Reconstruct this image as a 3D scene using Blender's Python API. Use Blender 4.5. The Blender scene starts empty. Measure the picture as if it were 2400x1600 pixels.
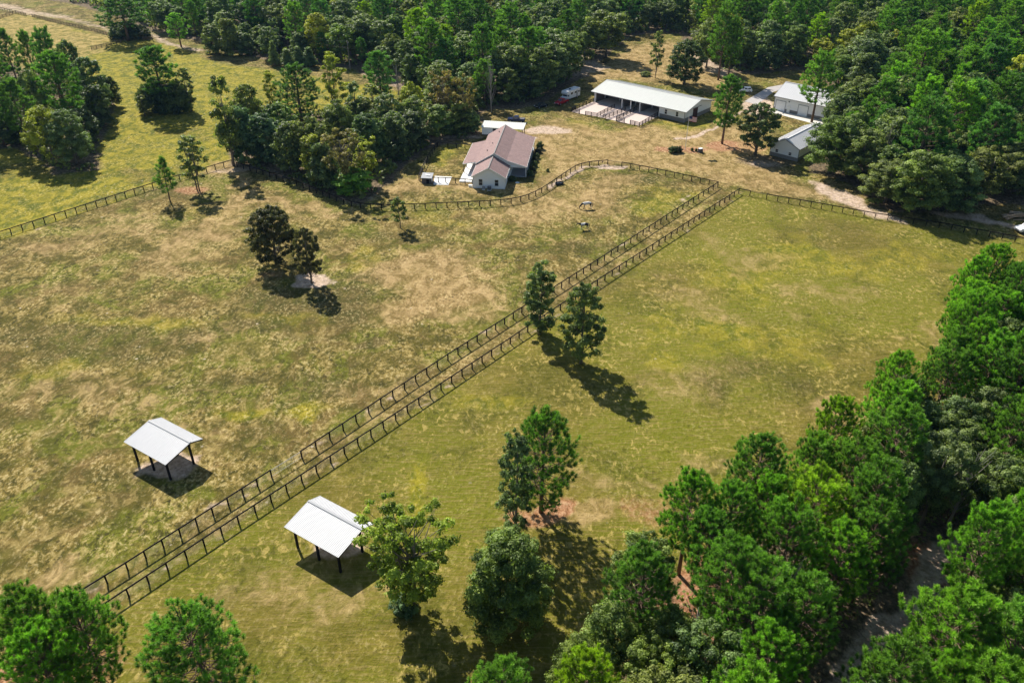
import bpy, bmesh, math, random
import numpy as np
from mathutils import Vector, Matrix, Euler

# ------------------------------------------------------------------ camera, sky, sun, exposure
scene = bpy.context.scene
CAM_H = 72.0
PITCH = math.radians(32.6)
FPX = 1867.0                      # focal length in pixels of the 2400 px wide photograph
cam_data = bpy.data.cameras.new("camera")
cam = bpy.data.objects.new("camera", cam_data)
scene.collection.objects.link(cam)
cam.location = (0, 0, CAM_H)
cam.rotation_euler = (math.radians(90) - PITCH, 0, 0)
cam_data.sensor_width = 36.0
cam_data.lens = 36.0 * FPX / 2400.0
cam_data.clip_start = 0.5
cam_data.clip_end = 9000
scene.camera = cam

SUN_EL = math.radians(41)
SUN_AZ = math.radians(118.5)       # towards the sun, from +X counter-clockwise
world = bpy.data.worlds.new("World")
scene.world = world
world.use_nodes = True
wn = world.node_tree.nodes
sky = wn.new("ShaderNodeTexSky")
sky.sky_type = 'NISHITA'
sky.sun_disc = False
sky.sun_elevation = SUN_EL
sky.sun_rotation = math.radians(90) - SUN_AZ
sky.air_density = 1.3
sky.dust_density = 0.6
sky.ozone_density = 1.6
world.node_tree.links.new(sky.outputs[0], wn["Background"].inputs[0])
wn["Background"].inputs[1].default_value = 0.065

sun_data = bpy.data.lights.new("sun", 'SUN')
sun_data.energy = 5.0
sun_data.angle = math.radians(0.5)
sun_data.color = (1.0, 0.94, 0.84)
sun = bpy.data.objects.new("sun", sun_data)
scene.collection.objects.link(sun)
sdir = Vector((math.cos(SUN_EL) * math.cos(SUN_AZ), math.cos(SUN_EL) * math.sin(SUN_AZ), math.sin(SUN_EL)))
sun.rotation_euler = (-sdir).to_track_quat('-Z', 'Y').to_euler()

scene.view_settings.view_transform = 'Standard'
scene.view_settings.look = 'None'
scene.view_settings.exposure = 0.70
scene.view_settings.gamma = 1.0
scene.view_settings.use_curve_mapping = False
try:
    scene.cycles.max_bounces = 5
    scene.cycles.diffuse_bounces = 2
    scene.cycles.transmission_bounces = 3
    scene.cycles.volume_bounces = 0
except Exception:
    pass

C = scene.collection
rnd = random.Random(7)
NR = np.random.default_rng(11)

# ------------------------------------------------------------------ helpers
CP, SP = math.cos(PITCH), math.sin(PITCH)
def G(px, py, h=0.0):
    """surveying helper: ground position (or position at height h) of a point read off the photograph"""
    u = px - 1200.0; v = 800.0 - py
    d = (u, FPX * CP + v * SP, -FPX * SP + v * CP)
    t = (CAM_H - h) / -d[2]
    return (d[0] * t, d[1] * t)
def P(X, Y, Z=0.0):
    zc = Y * CP - (Z - CAM_H) * SP
    yc = Y * SP + (Z - CAM_H) * CP
    return (1200 + FPX * X / zc, 800 - FPX * yc / zc)
def height_of(base, topy):
    X, Y = G(*base)
    lo, hi = 0.2, 40.0
    for _ in range(40):
        m = (lo + hi) / 2
        if P(X, Y, m)[1] > topy: lo = m
        else: hi = m
    return lo
def pxm(X, Y, Z=0.0):
    return FPX / (Y * CP - (Z - CAM_H) * SP)

def tag(o, label=None, cat=None, group=None, kind=None):
    if label: o['label'] = label
    if cat: o['category'] = cat
    if group: o['group'] = group
    if kind: o['kind'] = kind
    return o
def empty(name, loc=(0, 0, 0), rz=0.0, label=None, cat=None, group=None):
    o = bpy.data.objects.new(name, None)
    o.empty_display_size = 0.3
    C.objects.link(o)
    o.location = loc; o.rotation_euler = (0, 0, rz)
    return tag(o, label, cat, group)
def link_mesh(name, me, parent=None, loc=None):
    o = bpy.data.objects.new(name, me)
    C.objects.link(o)
    if parent is not None: o.parent = parent
    if loc is not None: o.location = loc
    return o
def copy_tree(o, parent=None):
    c = o.copy(); C.objects.link(c)
    if parent is not None: c.parent = parent
    for ch in list(o.children): copy_tree(ch, c)
    return c

def np_mesh(name, V, F, mat, smooth=False, col=None, mats=None, mi=None):
    """V (n,3); F list of equal-length faces array (m,k); col per-face scalar brightness"""
    V = np.asarray(V, dtype=np.float32); F = np.asarray(F, dtype=np.int32)
    m, k = F.shape
    me = bpy.data.meshes.new(name)
    me.vertices.add(len(V)); me.vertices.foreach_set("co", V.ravel())
    me.loops.add(m * k); me.loops.foreach_set("vertex_index", F.ravel())
    me.polygons.add(m)
    me.polygons.foreach_set("loop_start", np.arange(0, m * k, k, dtype=np.int32))
    me.polygons.foreach_set("loop_total", np.full(m, k, dtype=np.int32))
    if smooth: me.polygons.foreach_set("use_smooth", np.ones(m, dtype=bool))
    if mat is not None: me.materials.append(mat)
    if mats:
        for q in mats: me.materials.append(q)
        me.polygons.foreach_set("material_index", np.asarray(mi, dtype=np.int32))
    me.update(calc_edges=True)
    if col is not None:
        a = me.attributes.new("shade", 'FLOAT', 'FACE')
        a.data.foreach_set("value", np.asarray(col, dtype=np.float32))
    return me

class MB:
    """collects solids, then links them as one mesh object"""
    def __init__(s): s.V = []; s.F = []
    def add(s, vs, fs):
        b = len(s.V); s.V += [tuple(v) for v in vs]; s.F += [tuple(b + i for i in f) for f in fs]
        return s
    def box(s, c, d, rz=0.0, taper=1.0):
        hx, hy, hz = d[0] / 2, d[1] / 2, d[2] / 2
        ca, sa = math.cos(rz), math.sin(rz); vs = []
        for z, k in ((-hz, 1.0), (hz, taper)):
            for x, y in ((-hx, -hy), (hx, -hy), (hx, hy), (-hx, hy)):
                x *= k; y *= k
                vs.append((c[0] + x * ca - y * sa, c[1] + x * sa + y * ca, c[2] + z))
        return s.add(vs, [(0, 3, 2, 1), (4, 5, 6, 7), (0, 1, 5, 4), (1, 2, 6, 5), (2, 3, 7, 6), (3, 0, 4, 7)])
    def bar(s, a, b, w, h=None, up=(0, 0, 1)):
        h = w if h is None else h
        a = Vector(a); b = Vector(b); d = (b - a).normalized(); up = Vector(up)
        if abs(d.dot(up)) > 0.98: up = Vector((1, 0, 0))
        x = d.cross(up).normalized() * (w / 2); y = x.cross(d).normalized() * (h / 2)
        vs = [a - x - y, a + x - y, a + x + y, a - x + y, b - x - y, b + x - y, b + x + y, b - x + y]
        return s.add(vs, [(0, 1, 2, 3), (7, 6, 5, 4), (0, 4, 5, 1), (1, 5, 6, 2), (2, 6, 7, 3), (3, 7, 4, 0)])
    def tube(s, pts, rs, n=8, cap=True):
        pts = [Vector(p) for p in pts]; rings = []; b = len(s.V)
        for i, p in enumerate(pts):
            d = (pts[min(i + 1, len(pts) - 1)] - pts[max(i - 1, 0)]).normalized()
            up = Vector((0, 0, 1)) if abs(d.z) < 0.95 else Vector((1, 0, 0))
            x = d.cross(up).normalized(); y = x.cross(d).normalized()
            for k in range(n):
                a = 2 * math.pi * k / n
                s.V.append(tuple(p + (x * math.cos(a) + y * math.sin(a)) * rs[i]))
        for i in range(len(pts) - 1):
            for k in range(n):
                k2 = (k + 1) % n
                s.F.append((b + i * n + k, b + i * n + k2, b + (i + 1) * n + k2, b + (i + 1) * n + k))
        if cap:
            s.F.append(tuple(b + k for k in range(n - 1, -1, -1)))
            s.F.append(tuple(b + (len(pts) - 1) * n + k for k in range(n)))
        return s
    def prism(s, poly, axis_a, axis_b, org, ext):
        """poly in (a,b) coords extruded along vector ext"""
        A, B, O, E_ = Vector(axis_a), Vector(axis_b), Vector(org), Vector(ext)
        n = len(poly); vs = [O + A * p[0] + B * p[1] for p in poly]; vs += [v + E_ for v in vs]
        fs = [tuple(range(n - 1, -1, -1)), tuple(range(n, 2 * n))]
        fs += [(i, (i + 1) % n, n + (i + 1) % n, n + i) for i in range(n)]
        return s.add(vs, fs)
    def slab(s, quad, t):
        """four corners (3D) of a top surface, thickness t downwards along its normal"""
        q = [Vector(v) for v in quad]; nrm = (q[1] - q[0]).cross(q[3] - q[0]).normalized()
        if nrm.z < 0: q.reverse(); nrm = -nrm
        lo = [v - nrm * t for v in q]
        return s.add(q + lo, [(0, 1, 2, 3), (7, 6, 5, 4), (0, 4, 5, 1), (1, 5, 6, 2), (2, 6, 7, 3), (3, 7, 4, 0)])
    def build(s, name, mat, parent=None, smooth=False, bevel=0.0):
        me = bpy.data.meshes.new(name)
        me.from_pydata(s.V, [], s.F)
        bm = bmesh.new(); bm.from_mesh(me); bmesh.ops.recalc_face_normals(bm, faces=bm.faces)
        if bevel: bmesh.ops.bevel(bm, geom=bm.edges[:], offset=bevel, segments=2, affect='EDGES', profile=0.6)
        bm.to_mesh(me); bm.free()
        me.materials.append(mat)
        if smooth:
            me.polygons.foreach_set("use_smooth", [True] * len(me.polygons))
        return link_mesh(name, me, parent)

# ------------------------------------------------------------------ materials
def mat_new(name):
    m = bpy.data.materials.new(name); m.use_nodes = True
    nt = m.node_tree; b = nt.nodes["Principled BSDF"]
    return m, nt, b
def N(nt, typ, **kw):
    n = nt.nodes.new(typ)
    for k, v in kw.items(): setattr(n, k, v)
    return n
def plain(name, col, rough=0.6, var=0.12, scale=3.0, metal=0.0, spec=0.3, bump=0.0, stretch=None):
    m, nt, b = mat_new(name)
    tc = N(nt, "ShaderNodeTexCoord")
    mp = N(nt, "ShaderNodeMapping")
    if stretch: mp.inputs[3].default_value = stretch
    nt.links.new(tc.outputs["Object"], mp.inputs[0])
    nz = N(nt, "ShaderNodeTexNoise"); nz.inputs["Scale"].default_value = scale; nz.inputs["Detail"].default_value = 6
    nz.inputs["Roughness"].default_value = 0.65
    nt.links.new(mp.outputs[0], nz.inputs[0])
    mx = N(nt, "ShaderNodeMix", data_type='RGBA')
    mx.inputs[6].default_value = tuple(max(0, c * (1 - var)) for c in col) + (1,)
    mx.inputs[7].default_value = tuple(min(1, c * (1 + var)) for c in col) + (1,)
    nt.links.new(nz.outputs[0], mx.inputs[0])
    nt.links.new(mx.outputs[2], b.inputs["Base Color"])
    b.inputs["Roughness"].default_value = rough
    b.inputs["Metallic"].default_value = metal
    b.inputs["Specular IOR Level"].default_value = spec
    if bump:
        bp = N(nt, "ShaderNodeBump"); bp.inputs["Strength"].default_value = bump; bp.inputs["Distance"].default_value = 0.05
        nt.links.new(nz.outputs[0], bp.inputs["Height"]); nt.links.new(bp.outputs[0], b.inputs["Normal"])
    return m

M = {}
M['roof_metal'] = plain('white_roof_metal', (0.62, 0.62, 0.63), 0.45, 0.13, 1.6, spec=0.4, stretch=(3, .5, 1))
M['roof_barn'] = plain('barn_roof_metal', (0.60, 0.61, 0.57), 0.5, 0.12, 0.9, spec=0.35, stretch=(2.5, .4, 1))
M['white_wall'] = plain('white_siding', (0.82, 0.84, 0.86), 0.6, 0.05, 1.5)
M['house_wall'] = plain('house_siding', (0.86, 0.87, 0.88), 0.6, 0.03, 2.0)
M['trim'] = plain('white_trim', (0.82, 0.82, 0.80), 0.5, 0.03, 3.0)
M['grey_band'] = plain('grey_wainscot', (0.22, 0.21, 0.20), 0.7, 0.10, 3.0)
M['grey_trim'] = plain('grey_trim', (0.30, 0.31, 0.33), 0.6, 0.08, 3.0)
M['dark_wood'] = plain('black_fence_wood', (0.010, 0.007, 0.008), 0.75, 0.4, 5.0, spec=0.15)
M['wire'] = plain('fence_wire', (0.10, 0.095, 0.09), 0.6, 0.1, 5.0, metal=0.5)
M['gate_metal'] = plain('gate_tube_metal', (0.06, 0.06, 0.055), 0.5, 0.2, 5.0, metal=0.6)
M['brown_wood'] = plain('weathered_brown_wood', (0.16, 0.11, 0.08), 0.8, 0.3, 4.0, spec=0.1)
M['concrete'] = plain('concrete', (0.62, 0.58, 0.53), 0.85, 0.12, 0.7, spec=0.2)
M['pale_concrete'] = plain('pale_concrete', (0.80, 0.79, 0.76), 0.8, 0.05, 0.7, spec=0.2)
M['pen_floor'] = plain('sandy_pen_floor', (0.62, 0.50, 0.44), 0.95, 0.20, 1.6, spec=0.05, bump=0.5)
M['gravel'] = plain('grey_gravel', (0.42, 0.39, 0.37), 0.95, 0.30, 1.2, spec=0.05, bump=0.5)
M['glass'] = plain('dark_window_glass', (0.02, 0.025, 0.035), 0.12, 0.3, 1.0, spec=0.6)
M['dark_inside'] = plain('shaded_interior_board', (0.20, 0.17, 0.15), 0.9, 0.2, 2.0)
M['tyre'] = plain('black_rubber', (0.02, 0.02, 0.02), 0.8, 0.2, 6.0)
M['rim'] = plain('wheel_rim', (0.45, 0.45, 0.46), 0.35, 0.1, 6.0, metal=0.7)
M['car_white'] = plain('white_car_paint', (0.78, 0.79, 0.80), 0.25, 0.02, 1.0, spec=0.5)
M['car_red'] = plain('red_car_paint', (0.42, 0.015, 0.03), 0.25, 0.05, 1.0, spec=0.5)
M['car_navy'] = plain('navy_car_paint', (0.02, 0.035, 0.10), 0.22, 0.05, 1.0, spec=0.5)
M['car_black'] = plain('black_car_paint', (0.02, 0.022, 0.028), 0.25, 0.05, 1.0, spec=0.5)
M['lamp_glass'] = plain('headlight_glass', (0.75, 0.75, 0.72), 0.15, 0.02, 1.0, spec=0.6)
M['bark_pine'] = plain('pine_bark', (0.17, 0.115, 0.085), 0.9, 0.45, 6.0, spec=0.1, bump=0.6, stretch=(1, 1, 0.25))
M['bark_grey'] = plain('grey_bark', (0.19, 0.165, 0.14), 0.9, 0.4, 6.0, spec=0.1, bump=0.6, stretch=(1, 1, 0.25))
M['pole_metal'] = plain('white_pole', (0.70, 0.70, 0.68), 0.4, 0.05, 1.0)
M['pole_wood'] = plain('utility_pole_wood', (0.24, 0.21, 0.19), 0.9, 0.25, 4.0)
M['ac_metal'] = plain('air_conditioner_metal', (0.10, 0.10, 0.11), 0.5, 0.2, 4.0)
M['orange_door'] = plain('dark_red_door', (0.05, 0.02, 0.02), 0.6, 0.2, 4.0)
M['bale'] = plain('black_rubber_trough', (0.02, 0.025, 0.03), 0.5, 0.3, 4.0)
M['log'] = plain('cut_log', (0.36, 0.26, 0.17), 0.9, 0.3, 5.0)

# shingles: small brick pattern + mottling
m, nt, b = mat_new('brown_roof_shingles')
tc = N(nt, "ShaderNodeTexCoord"); br = N(nt, "ShaderNodeTexBrick")
br.inputs["Scale"].default_value = 3.0; br.inputs["Color1"].default_value = (0.255, 0.160, 0.150, 1)
br.inputs["Color2"].default_value = (0.33, 0.215, 0.20, 1); br.inputs["Mortar"].default_value = (0.16, 0.11, 0.105, 1)
br.inputs["Mortar Size"].default_value = 0.03
nt.links.new(tc.outputs["Object"], br.inputs[0])
nz = N(nt, "ShaderNodeTexNoise"); nz.inputs["Scale"].default_value = 1.1; nz.inputs["Detail"].default_value = 5
nt.links.new(tc.outputs["Object"], nz.inputs[0])
mx = N(nt, "ShaderNodeMix", data_type='RGBA', blend_type='OVERLAY'); mx.inputs[0].default_value = 0.35
nt.links.new(br.outputs[0], mx.inputs[6]); nt.links.new(nz.outputs[0], mx.inputs[7])
nt.links.new(mx.outputs[2], b.inputs["Base Color"]); b.inputs["Roughness"].default_value = 0.9
M['shingles'] = m

def foliage_mat(name, base, dark, translucent=0.32, rough=0.55, spec=0.25):
    m, nt, b = mat_new(name)
    at = N(nt, "ShaderNodeAttribute", attribute_name="shade")
    oi = N(nt, "ShaderNodeObjectInfo")
    mx = N(nt, "ShaderNodeMix", data_type='RGBA')
    mx.inputs[6].default_value = dark + (1,); mx.inputs[7].default_value = base + (1,)
    nt.links.new(at.outputs["Fac"], mx.inputs[0])
    mu = N(nt, "ShaderNodeMix", data_type='RGBA', blend_type='MULTIPLY'); mu.inputs[0].default_value = 1.0
    nt.links.new(mx.outputs[2], mu.inputs[6]); nt.links.new(oi.outputs["Color"], mu.inputs[7])
    nt.links.new(mu.outputs[2], b.inputs["Base Color"])
    b.inputs["Roughness"].default_value = rough; b.inputs["Specular IOR Level"].default_value = spec
    tr = N(nt, "ShaderNodeBsdfTranslucent")
    tm = N(nt, "ShaderNodeMix", data_type='RGBA', blend_type='MULTIPLY'); tm.inputs[0].default_value = 1.0
    tm.inputs[7].default_value = (1.25, 1.35, 0.55, 1)
    nt.links.new(mu.outputs[2], tm.inputs[6]); nt.links.new(tm.outputs[2], tr.inputs[0])
    ms = N(nt, "ShaderNodeMixShader"); ms.inputs[0].default_value = translucent
    out = nt.nodes["Material Output"]
    nt.links.new(b.outputs[0], ms.inputs[1]); nt.links.new(tr.outputs[0], ms.inputs[2])
    nt.links.new(ms.outputs[0], out.inputs[0])
    return m
M['needles'] = foliage_mat('pine_needles', (0.260, 0.430, 0.060), (0.048, 0.105, 0.016), 0.38)
M['leaves'] = foliage_mat('broad_leaves', (0.370, 0.410, 0.125), (0.075, 0.102, 0.030), 0.38)

# ------------------------------------------------------------------ ground
def poly_px(pts): return np.array([G(*p) for p in pts])
def seg_dist(X, Y, A, B):
    d = B - A; L = (d ** 2).sum() + 1e-9
    t = np.clip(((X - A[0]) * d[0] + (Y - A[1]) * d[1]) / L, 0, 1)
    return np.hypot(X - A[0] - t * d[0], Y - A[1] - t * d[1])
def poly_sd(X, Y, pts):
    """signed distance (positive inside)"""
    n = len(pts); D = np.full(X.shape, 1e9); ins = np.zeros(X.shape, bool)
    for i in range(n):
        a, b = pts[i], pts[(i + 1) % n]
        D = np.minimum(D, seg_dist(X, Y, a, b))
        c = ((a[1] > Y) != (b[1] > Y)) & (X < (b[0] - a[0]) * (Y - a[1]) / (b[1] - a[1] + 1e-12) + a[0])
        ins ^= c
    return np.where(ins, D, -D)
def inside(x, y, pts): return poly_sd(np.array([x]), np.array([y]), pts)[0] > 0

UF = [(-420, -60), (-300, -20), (60, -12), (190, 12), (290, 40), (350, 70), (450, 88), (560, 120), (640, 145), (740, 145), (830, 160),
      (905, 185), (960, 215), (1010, 235), (1000, 330), (1110, 318), (1118, 268), (1160, 252), (1230, 250), (1280, 232), (1310, 208), (1365, 175),
      (1400, 140), (1440, 112), (1455, 88), (1530, 76), (1600, 78), (1640, 130), (1690, 168), (1760, 172), (1830, 165), (1900, 160),
      (1975, 225), (1985, 300), (1945, 325), (1915, 400), (2010, 425), (2045, 465), (2110, 492), (2230, 482), (2300, 470), (2420, 476), (3100, 470), (3600, -60)]
UF_W = poly_px(UF)
ISL_C = poly_px([(540, 385), (545, 330), (525, 260), (560, 235), (640, 255), (700, 270), (770, 262), (850, 250), (940, 262), (1010, 262), (1110, 300), (1110, 325), (1010, 345), (950, 390), (885, 455), (850, 478), (770, 462), (690, 425), (600, 400)])
ISL_L = poly_px([(-150, 350), (-150, 140), (30, 150), (110, 180), (200, 205), (270, 235), (262, 275), (235, 330), (235, 400), (130, 410), (90, 380), (40, 350)])
BR_TOP = [(2460, 585), (2330, 620), (2310, 700), (2320, 770), (2220, 830), (2150, 880), (2080, 950), (1960, 975), (1890, 1010), (1800, 1060),
          (1690, 1135), (1610, 1140), (1540, 1210), (1480, 1310), (1440, 1410), (1370, 1450), (1290, 1520), (1190, 1580), (1140, 1660)]
BR_W = np.array([G(x, y, 14.0) for x, y in BR_TOP] + [(2, 34), (10, 20), (90, 20), (150, 140)])
TRACK_PX = [(1930, 1640), (2040, 1510), (2130, 1420), (2190, 1340), (2235, 1270)]
TRACK_W = [np.array(G(*p)) for p in TRACK_PX]

def build_ground():
    xs = np.concatenate([[-4000, -1800, -900, -560, -430], np.arange(-330, 331, 0.95), [430, 560, 900, 1800, 4000]])
    ys = [-3000, -1200, -400, -100, 0, 15]
    y = 24.0
    while y < 560: ys.append(y); y += 0.75 + max(0, (y - 100)) * 0.0045
    ys += [600, 700, 900, 1500, 3000, 6000]
    ys = np.array(ys)
    X, Y = np.meshgrid(xs, ys); nx, ny = len(xs), len(ys)
    # gentle warps so painted outlines wander
    gr_ = np.random.default_rng(2).random((256, 256))
    def vn(x, y):
        xi = np.floor(x).astype(int); yi = np.floor(y).astype(int); fx = x - xi; fy = y - yi; fx = fx * fx * (3 - 2 * fx); fy = fy * fy * (3 - 2 * fy)
        g = lambda a, b: gr_[a % 256, b % 256]
        return (g(xi, yi) * (1 - fx) + g(xi + 1, yi) * fx) * (1 - fy) + (g(xi, yi + 1) * (1 - fx) + g(xi + 1, yi + 1) * fx) * fy - .5
    wx0 = X + 2.2 * vn(X / 5, Y / 5) + 1.8 * vn(X / 2.2 + 9, Y / 2.2); wy0 = Y + 2.2 * vn(X / 5 + 40, Y / 5) + 1.8 * vn(X / 2.2, Y / 2.2 + 30)
    wx1 = X + 15 * vn(X / 14 + 3, Y / 14) + 8 * vn(X / 5 + 7, Y / 5) + 3 * vn(X / 2.1, Y / 2.1); wy1 = Y + 15 * vn(X / 14 + 50, Y / 14) + 8 * vn(X / 5, Y / 5 + 70) + 3 * vn(X / 2.1 + 5, Y / 2.1)
    wx, wy = wx0, wy0
    A = {k: np.zeros(X.shape) for k in ('sand', 'straw', 'lush', 'litter', 'rust', 'dark', 'mow')}
    def sm(x): x = np.clip(x, 0, 1); return x * x * (3 - 2 * x)
    def poly(k, pts, f=4.0, s=1.0, world=False, off=0.0):
        p = np.array(pts) if world else poly_px(pts); ux, uy = (wx + (wx1 - X) * .5, wy + (wy1 - Y) * .5) if k == 'straw' else (wx, wy)
        A[k] = np.maximum(A[k], s * sm((poly_sd(ux, uy, p) + f * 0.5 + off) / f))
    def stroke(k, pts, w, f=1.5, s=1.0):
        p = [np.array(G(*q)) for q in pts]; D = np.full(X.shape, 1e9)
        for a, b in zip(p[:-1], p[1:]): D = np.minimum(D, seg_dist(wx, wy, a, b))
        A[k] = np.maximum(A[k], s * sm((w / 2 - D + f * 0.5) / f))
    def spot(k, px, py, rx, ry, s=1.0, f=0.5):
        c = G(px, py); ux, uy = (wx1, wy1) if k in ('lush', 'dark', 'straw') else (wx0, wy0)
        d = np.hypot((ux - c[0]) / rx, (uy - c[1]) / ry)
        A[k] = np.maximum(A[k], s * sm((1 - d) / f + 0.5))
    # bright pasture, upper left
    poly('lush', [(-500, 760), (-400, 100), (40, 30), (250, 85), (345, 90), (520, 150), (640, 165), (1010, 225), (1015, 300), (560, 300), (545, 382), (0, 566)], 4, 1.0)
    poly('straw', [(-300, 170), (-200, 40), (40, 32), (265, 88), (275, 100), (120, 175)], 6, 0.55)
    # mown paddock right of the lane
    poly('mow', [(1740, 448), (2400, 562), (2700, 640), (2300, 1300), (1200, 1800), (100, 1700), (200, 1462)], 3, 1.0)
    # straw coloured, dry areas
    poly('straw', [(880, 450), (1240, 460), (1330, 400), (1400, 368), (1690, 425), (1730, 432), (1900, 470), (2000, 480), (1860, 420), (1790, 360), (1760, 300), (1660, 300), (1480, 300), (1300, 290), (1240, 320), (1250, 440), (900, 405)], 8, 0.85)
    poly('straw', [(1460, 110), (1620, 100), (1720, 190), (1680, 215), (1520, 190), (1380, 180), (1330, 200)], 10, 0.8)
    stroke('straw', [(180, 1440), (700, 1100), (1200, 770), (1710, 434)], 4.2, 3.0, 0.30)
    for dx in (-12, 14): stroke('straw', [(188 + dx, 1440), (700 + dx, 1103), (1203 + dx * .6, 773), (1708 + dx * .3, 440)], 0.6, 0.9, 0.42)
    stroke('straw', [(775, 652), (860, 655), (960, 642), (1100, 650)], 0.6, 0.8, 0.8); stroke('straw', [(640, 450), (760, 560), (900, 640)], 0.6, 0.9, 0.6)
    for k in range(9): stroke('dark', [(1260 + 12 * k, 345 + 9 * k), (1450 + 6 * k, 338 + 9 * k), (1640, 345 + 10 * k)], 0.5, 1.0, 0.55)
    for k in range(5): stroke('dark', [(890, 440 + 6 * k), (1000, 445 + 6 * k), (1120, 462 + 5 * k), (1240, 468)], 0.4, .8, 0.5)
    for k in range(14):
        x, y = rnd.uniform(80, 1300), rnd.uniform(560, 1250)
        if y < 1300 - .62 * x + 120: stroke('straw', [(x, y), (x + rnd.uniform(-120, 120), y + rnd.uniform(-50, 50)), (x + rnd.uniform(-220, 220), y + rnd.uniform(-90, 90))], 0.5, 1.0, 0.6)
    poly('straw', [(880, 630), (960, 585), (1060, 590), (1150, 680), (1170, 720), (1010, 745), (860, 745), (920, 690)], 9, 0.95)
    poly('straw', [(380, 590), (450, 545), (560, 450), (640, 430), (600, 500), (520, 580), (440, 640)], 9, 0.8)
    poly('straw', [(1230, 480), (1400, 410), (1480, 420), (1440, 500), (1300, 520), (1100, 520)], 12, 0.75)
    spot('straw', 560, 400, 9, 6, 0.9); spot('straw', 700, 480, 14, 3, 0.7)
    spot('straw', 250, 560, 14, 8, 0.5); spot('straw', 1450, 1240, 7, 5, 0.8); spot('straw', 1950, 960, 9, 5, 0.5)
    spot('straw', 2240, 800, 7, 6, 0.5); spot('straw', 90, 1320, 6, 4, 0.6); spot('straw', 820, 1440, 6, 3, 0.5)
    spot('straw', 1500, 360, 16, 6, 0.9)
    for p in ((1520, 640), (1640, 720), (1800, 600), (1950, 700), (1600, 860), (1500, 1100), (650, 1330), (880, 880), (200, 900), (420, 800), (120, 700)):
        spot('straw', p[0], p[1], 6 + 5 * rnd.random(), 3 + 3 * rnd.random(), 0.38, 0.9)
    # greener and darker patches
    for (x, y, rx, ry, s) in ((1900, 590, 12, 9, .65), (1760, 640, 12, 7, .55), (2100, 600, 16, 7, .5), (1850, 800, 12, 5, .55), (1720, 760, 8, 5, .7), (1560, 800, 5, 4, .5),
                              (870, 600, 9, 3, .5), (300, 740, 10, 5, .6), (690, 930, 5, 3, .8), (480, 940, 4, 3, .8), (150, 860, 7, 4, .5), (980, 1160, 4, 3, .8),
                              (500, 520, 8, 4, .4), (1320, 760, 8, 5, .4), (980, 490, 10, 3, .4), (1560, 470, 8, 4, .5), (640, 740, 6, 3, .7), (1100, 900, 7, 4, .5), (330, 1290, 3, 2, .5),
                              (1420, 300, 10, 3, .7), (1560, 300, 8, 4, .8), (1650, 290, 7, 4, .9), (1640, 270, 6, 3, .8), (1050, 360, 6, 5, .7)):
        spot('lush', x, y, rx, ry, s, 0.9)
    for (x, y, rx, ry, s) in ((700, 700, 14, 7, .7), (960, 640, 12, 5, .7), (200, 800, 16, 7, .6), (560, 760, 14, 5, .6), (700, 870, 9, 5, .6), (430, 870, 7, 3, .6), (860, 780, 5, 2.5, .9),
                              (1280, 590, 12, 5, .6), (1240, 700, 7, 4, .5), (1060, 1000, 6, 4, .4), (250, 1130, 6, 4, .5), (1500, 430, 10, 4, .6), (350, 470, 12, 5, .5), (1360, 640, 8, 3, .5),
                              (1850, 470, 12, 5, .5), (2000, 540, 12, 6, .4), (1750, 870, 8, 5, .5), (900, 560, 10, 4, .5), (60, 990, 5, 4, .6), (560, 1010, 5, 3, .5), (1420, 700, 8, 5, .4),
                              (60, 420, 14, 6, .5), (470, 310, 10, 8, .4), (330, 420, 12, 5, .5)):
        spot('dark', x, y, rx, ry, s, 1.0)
    # bare sand and tracks
    spot('sand', 737, 660, 3.6, 2.6, 1.0, 0.4); spot('sand', 775, 657, 1.6, 1.2, .7, 0.6)
    for sx, sy in ((385, 1092), (792, 1285)):
        spot('sand', sx, sy, 3.4, 2.6, 0.95, 0.6); spot('sand', sx + 45, sy - 20, 1.8, 1.6, .8, 0.6)
    stroke('sand', [(1300, 440), (1335, 408), (1370, 390), (1412, 388), (1460, 392)], 1.3, 0.8, 0.95)
    spot('sand', 1425, 393, 3.6, 1.7, 1.0, 0.4)
    spot('sand', 1280, 306, 6.5, 3.6, 1.0, 0.7); spot('sand', 1240, 325, 3, 2, .8, 0.7)
    poly('sand', [(1905, 424), (1960, 442), (2035, 478), (2110, 512), (2130, 524), (2060, 508), (1990, 484), (1930, 456)], 3.5, 0.9)
    stroke('sand', [(2200, 500), (2280, 512), (2360, 528)], 3.0, 2.0, 0.8)
    stroke('sand', [(1580, 326), (1610, 322), (1650, 312)], 2.0, 0.8, 1.0); stroke('sand', [(1650, 312), (1690, 290), (1725, 268)], 0.9, 0.6, 1.0)
    stroke('sand', [(1668, 306), (1700, 284), (1730, 262)], 0.9, 0.6, 0.9)
    spot('litter', 1800, 378, 9, 6, .6, .9)
    poly('sand', [(1725, 250), (1800, 215), (1815, 262), (1790, 275), (1740, 262)], 4, 0.9)
    poly('sand', [(1340, 115), (1400, 140), (1440, 160), (1370, 175), (1330, 190), (1300, 160)], 8, 0.6)
    poly('sand', [(1640, 120), (1720, 175), (1740, 200), (1660, 170), (1600, 130)], 6, 0.6)
    stroke('sand', [(1000, 322), (1060, 318), (1120, 320)], 4, 3, 0.55)
    stroke('sand', [(-120, -10), (0, 12), (60, 28), (150, 40)], 8, 7, 0.6)
    stroke('sand', [(345, 78), (380, 96), (425, 112), (470, 118)], 4, 4, 0.65)
    stroke('sand', [(150, 42), (220, 58), (280, 78)], 4, 3, 0.5)
    stroke('sand', [(880, 175), (930, 195), (990, 215)], 8, 6, 0.55)
    stroke('sand', TRACK_PX, 2.6, 1.6, 1.0)
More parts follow.
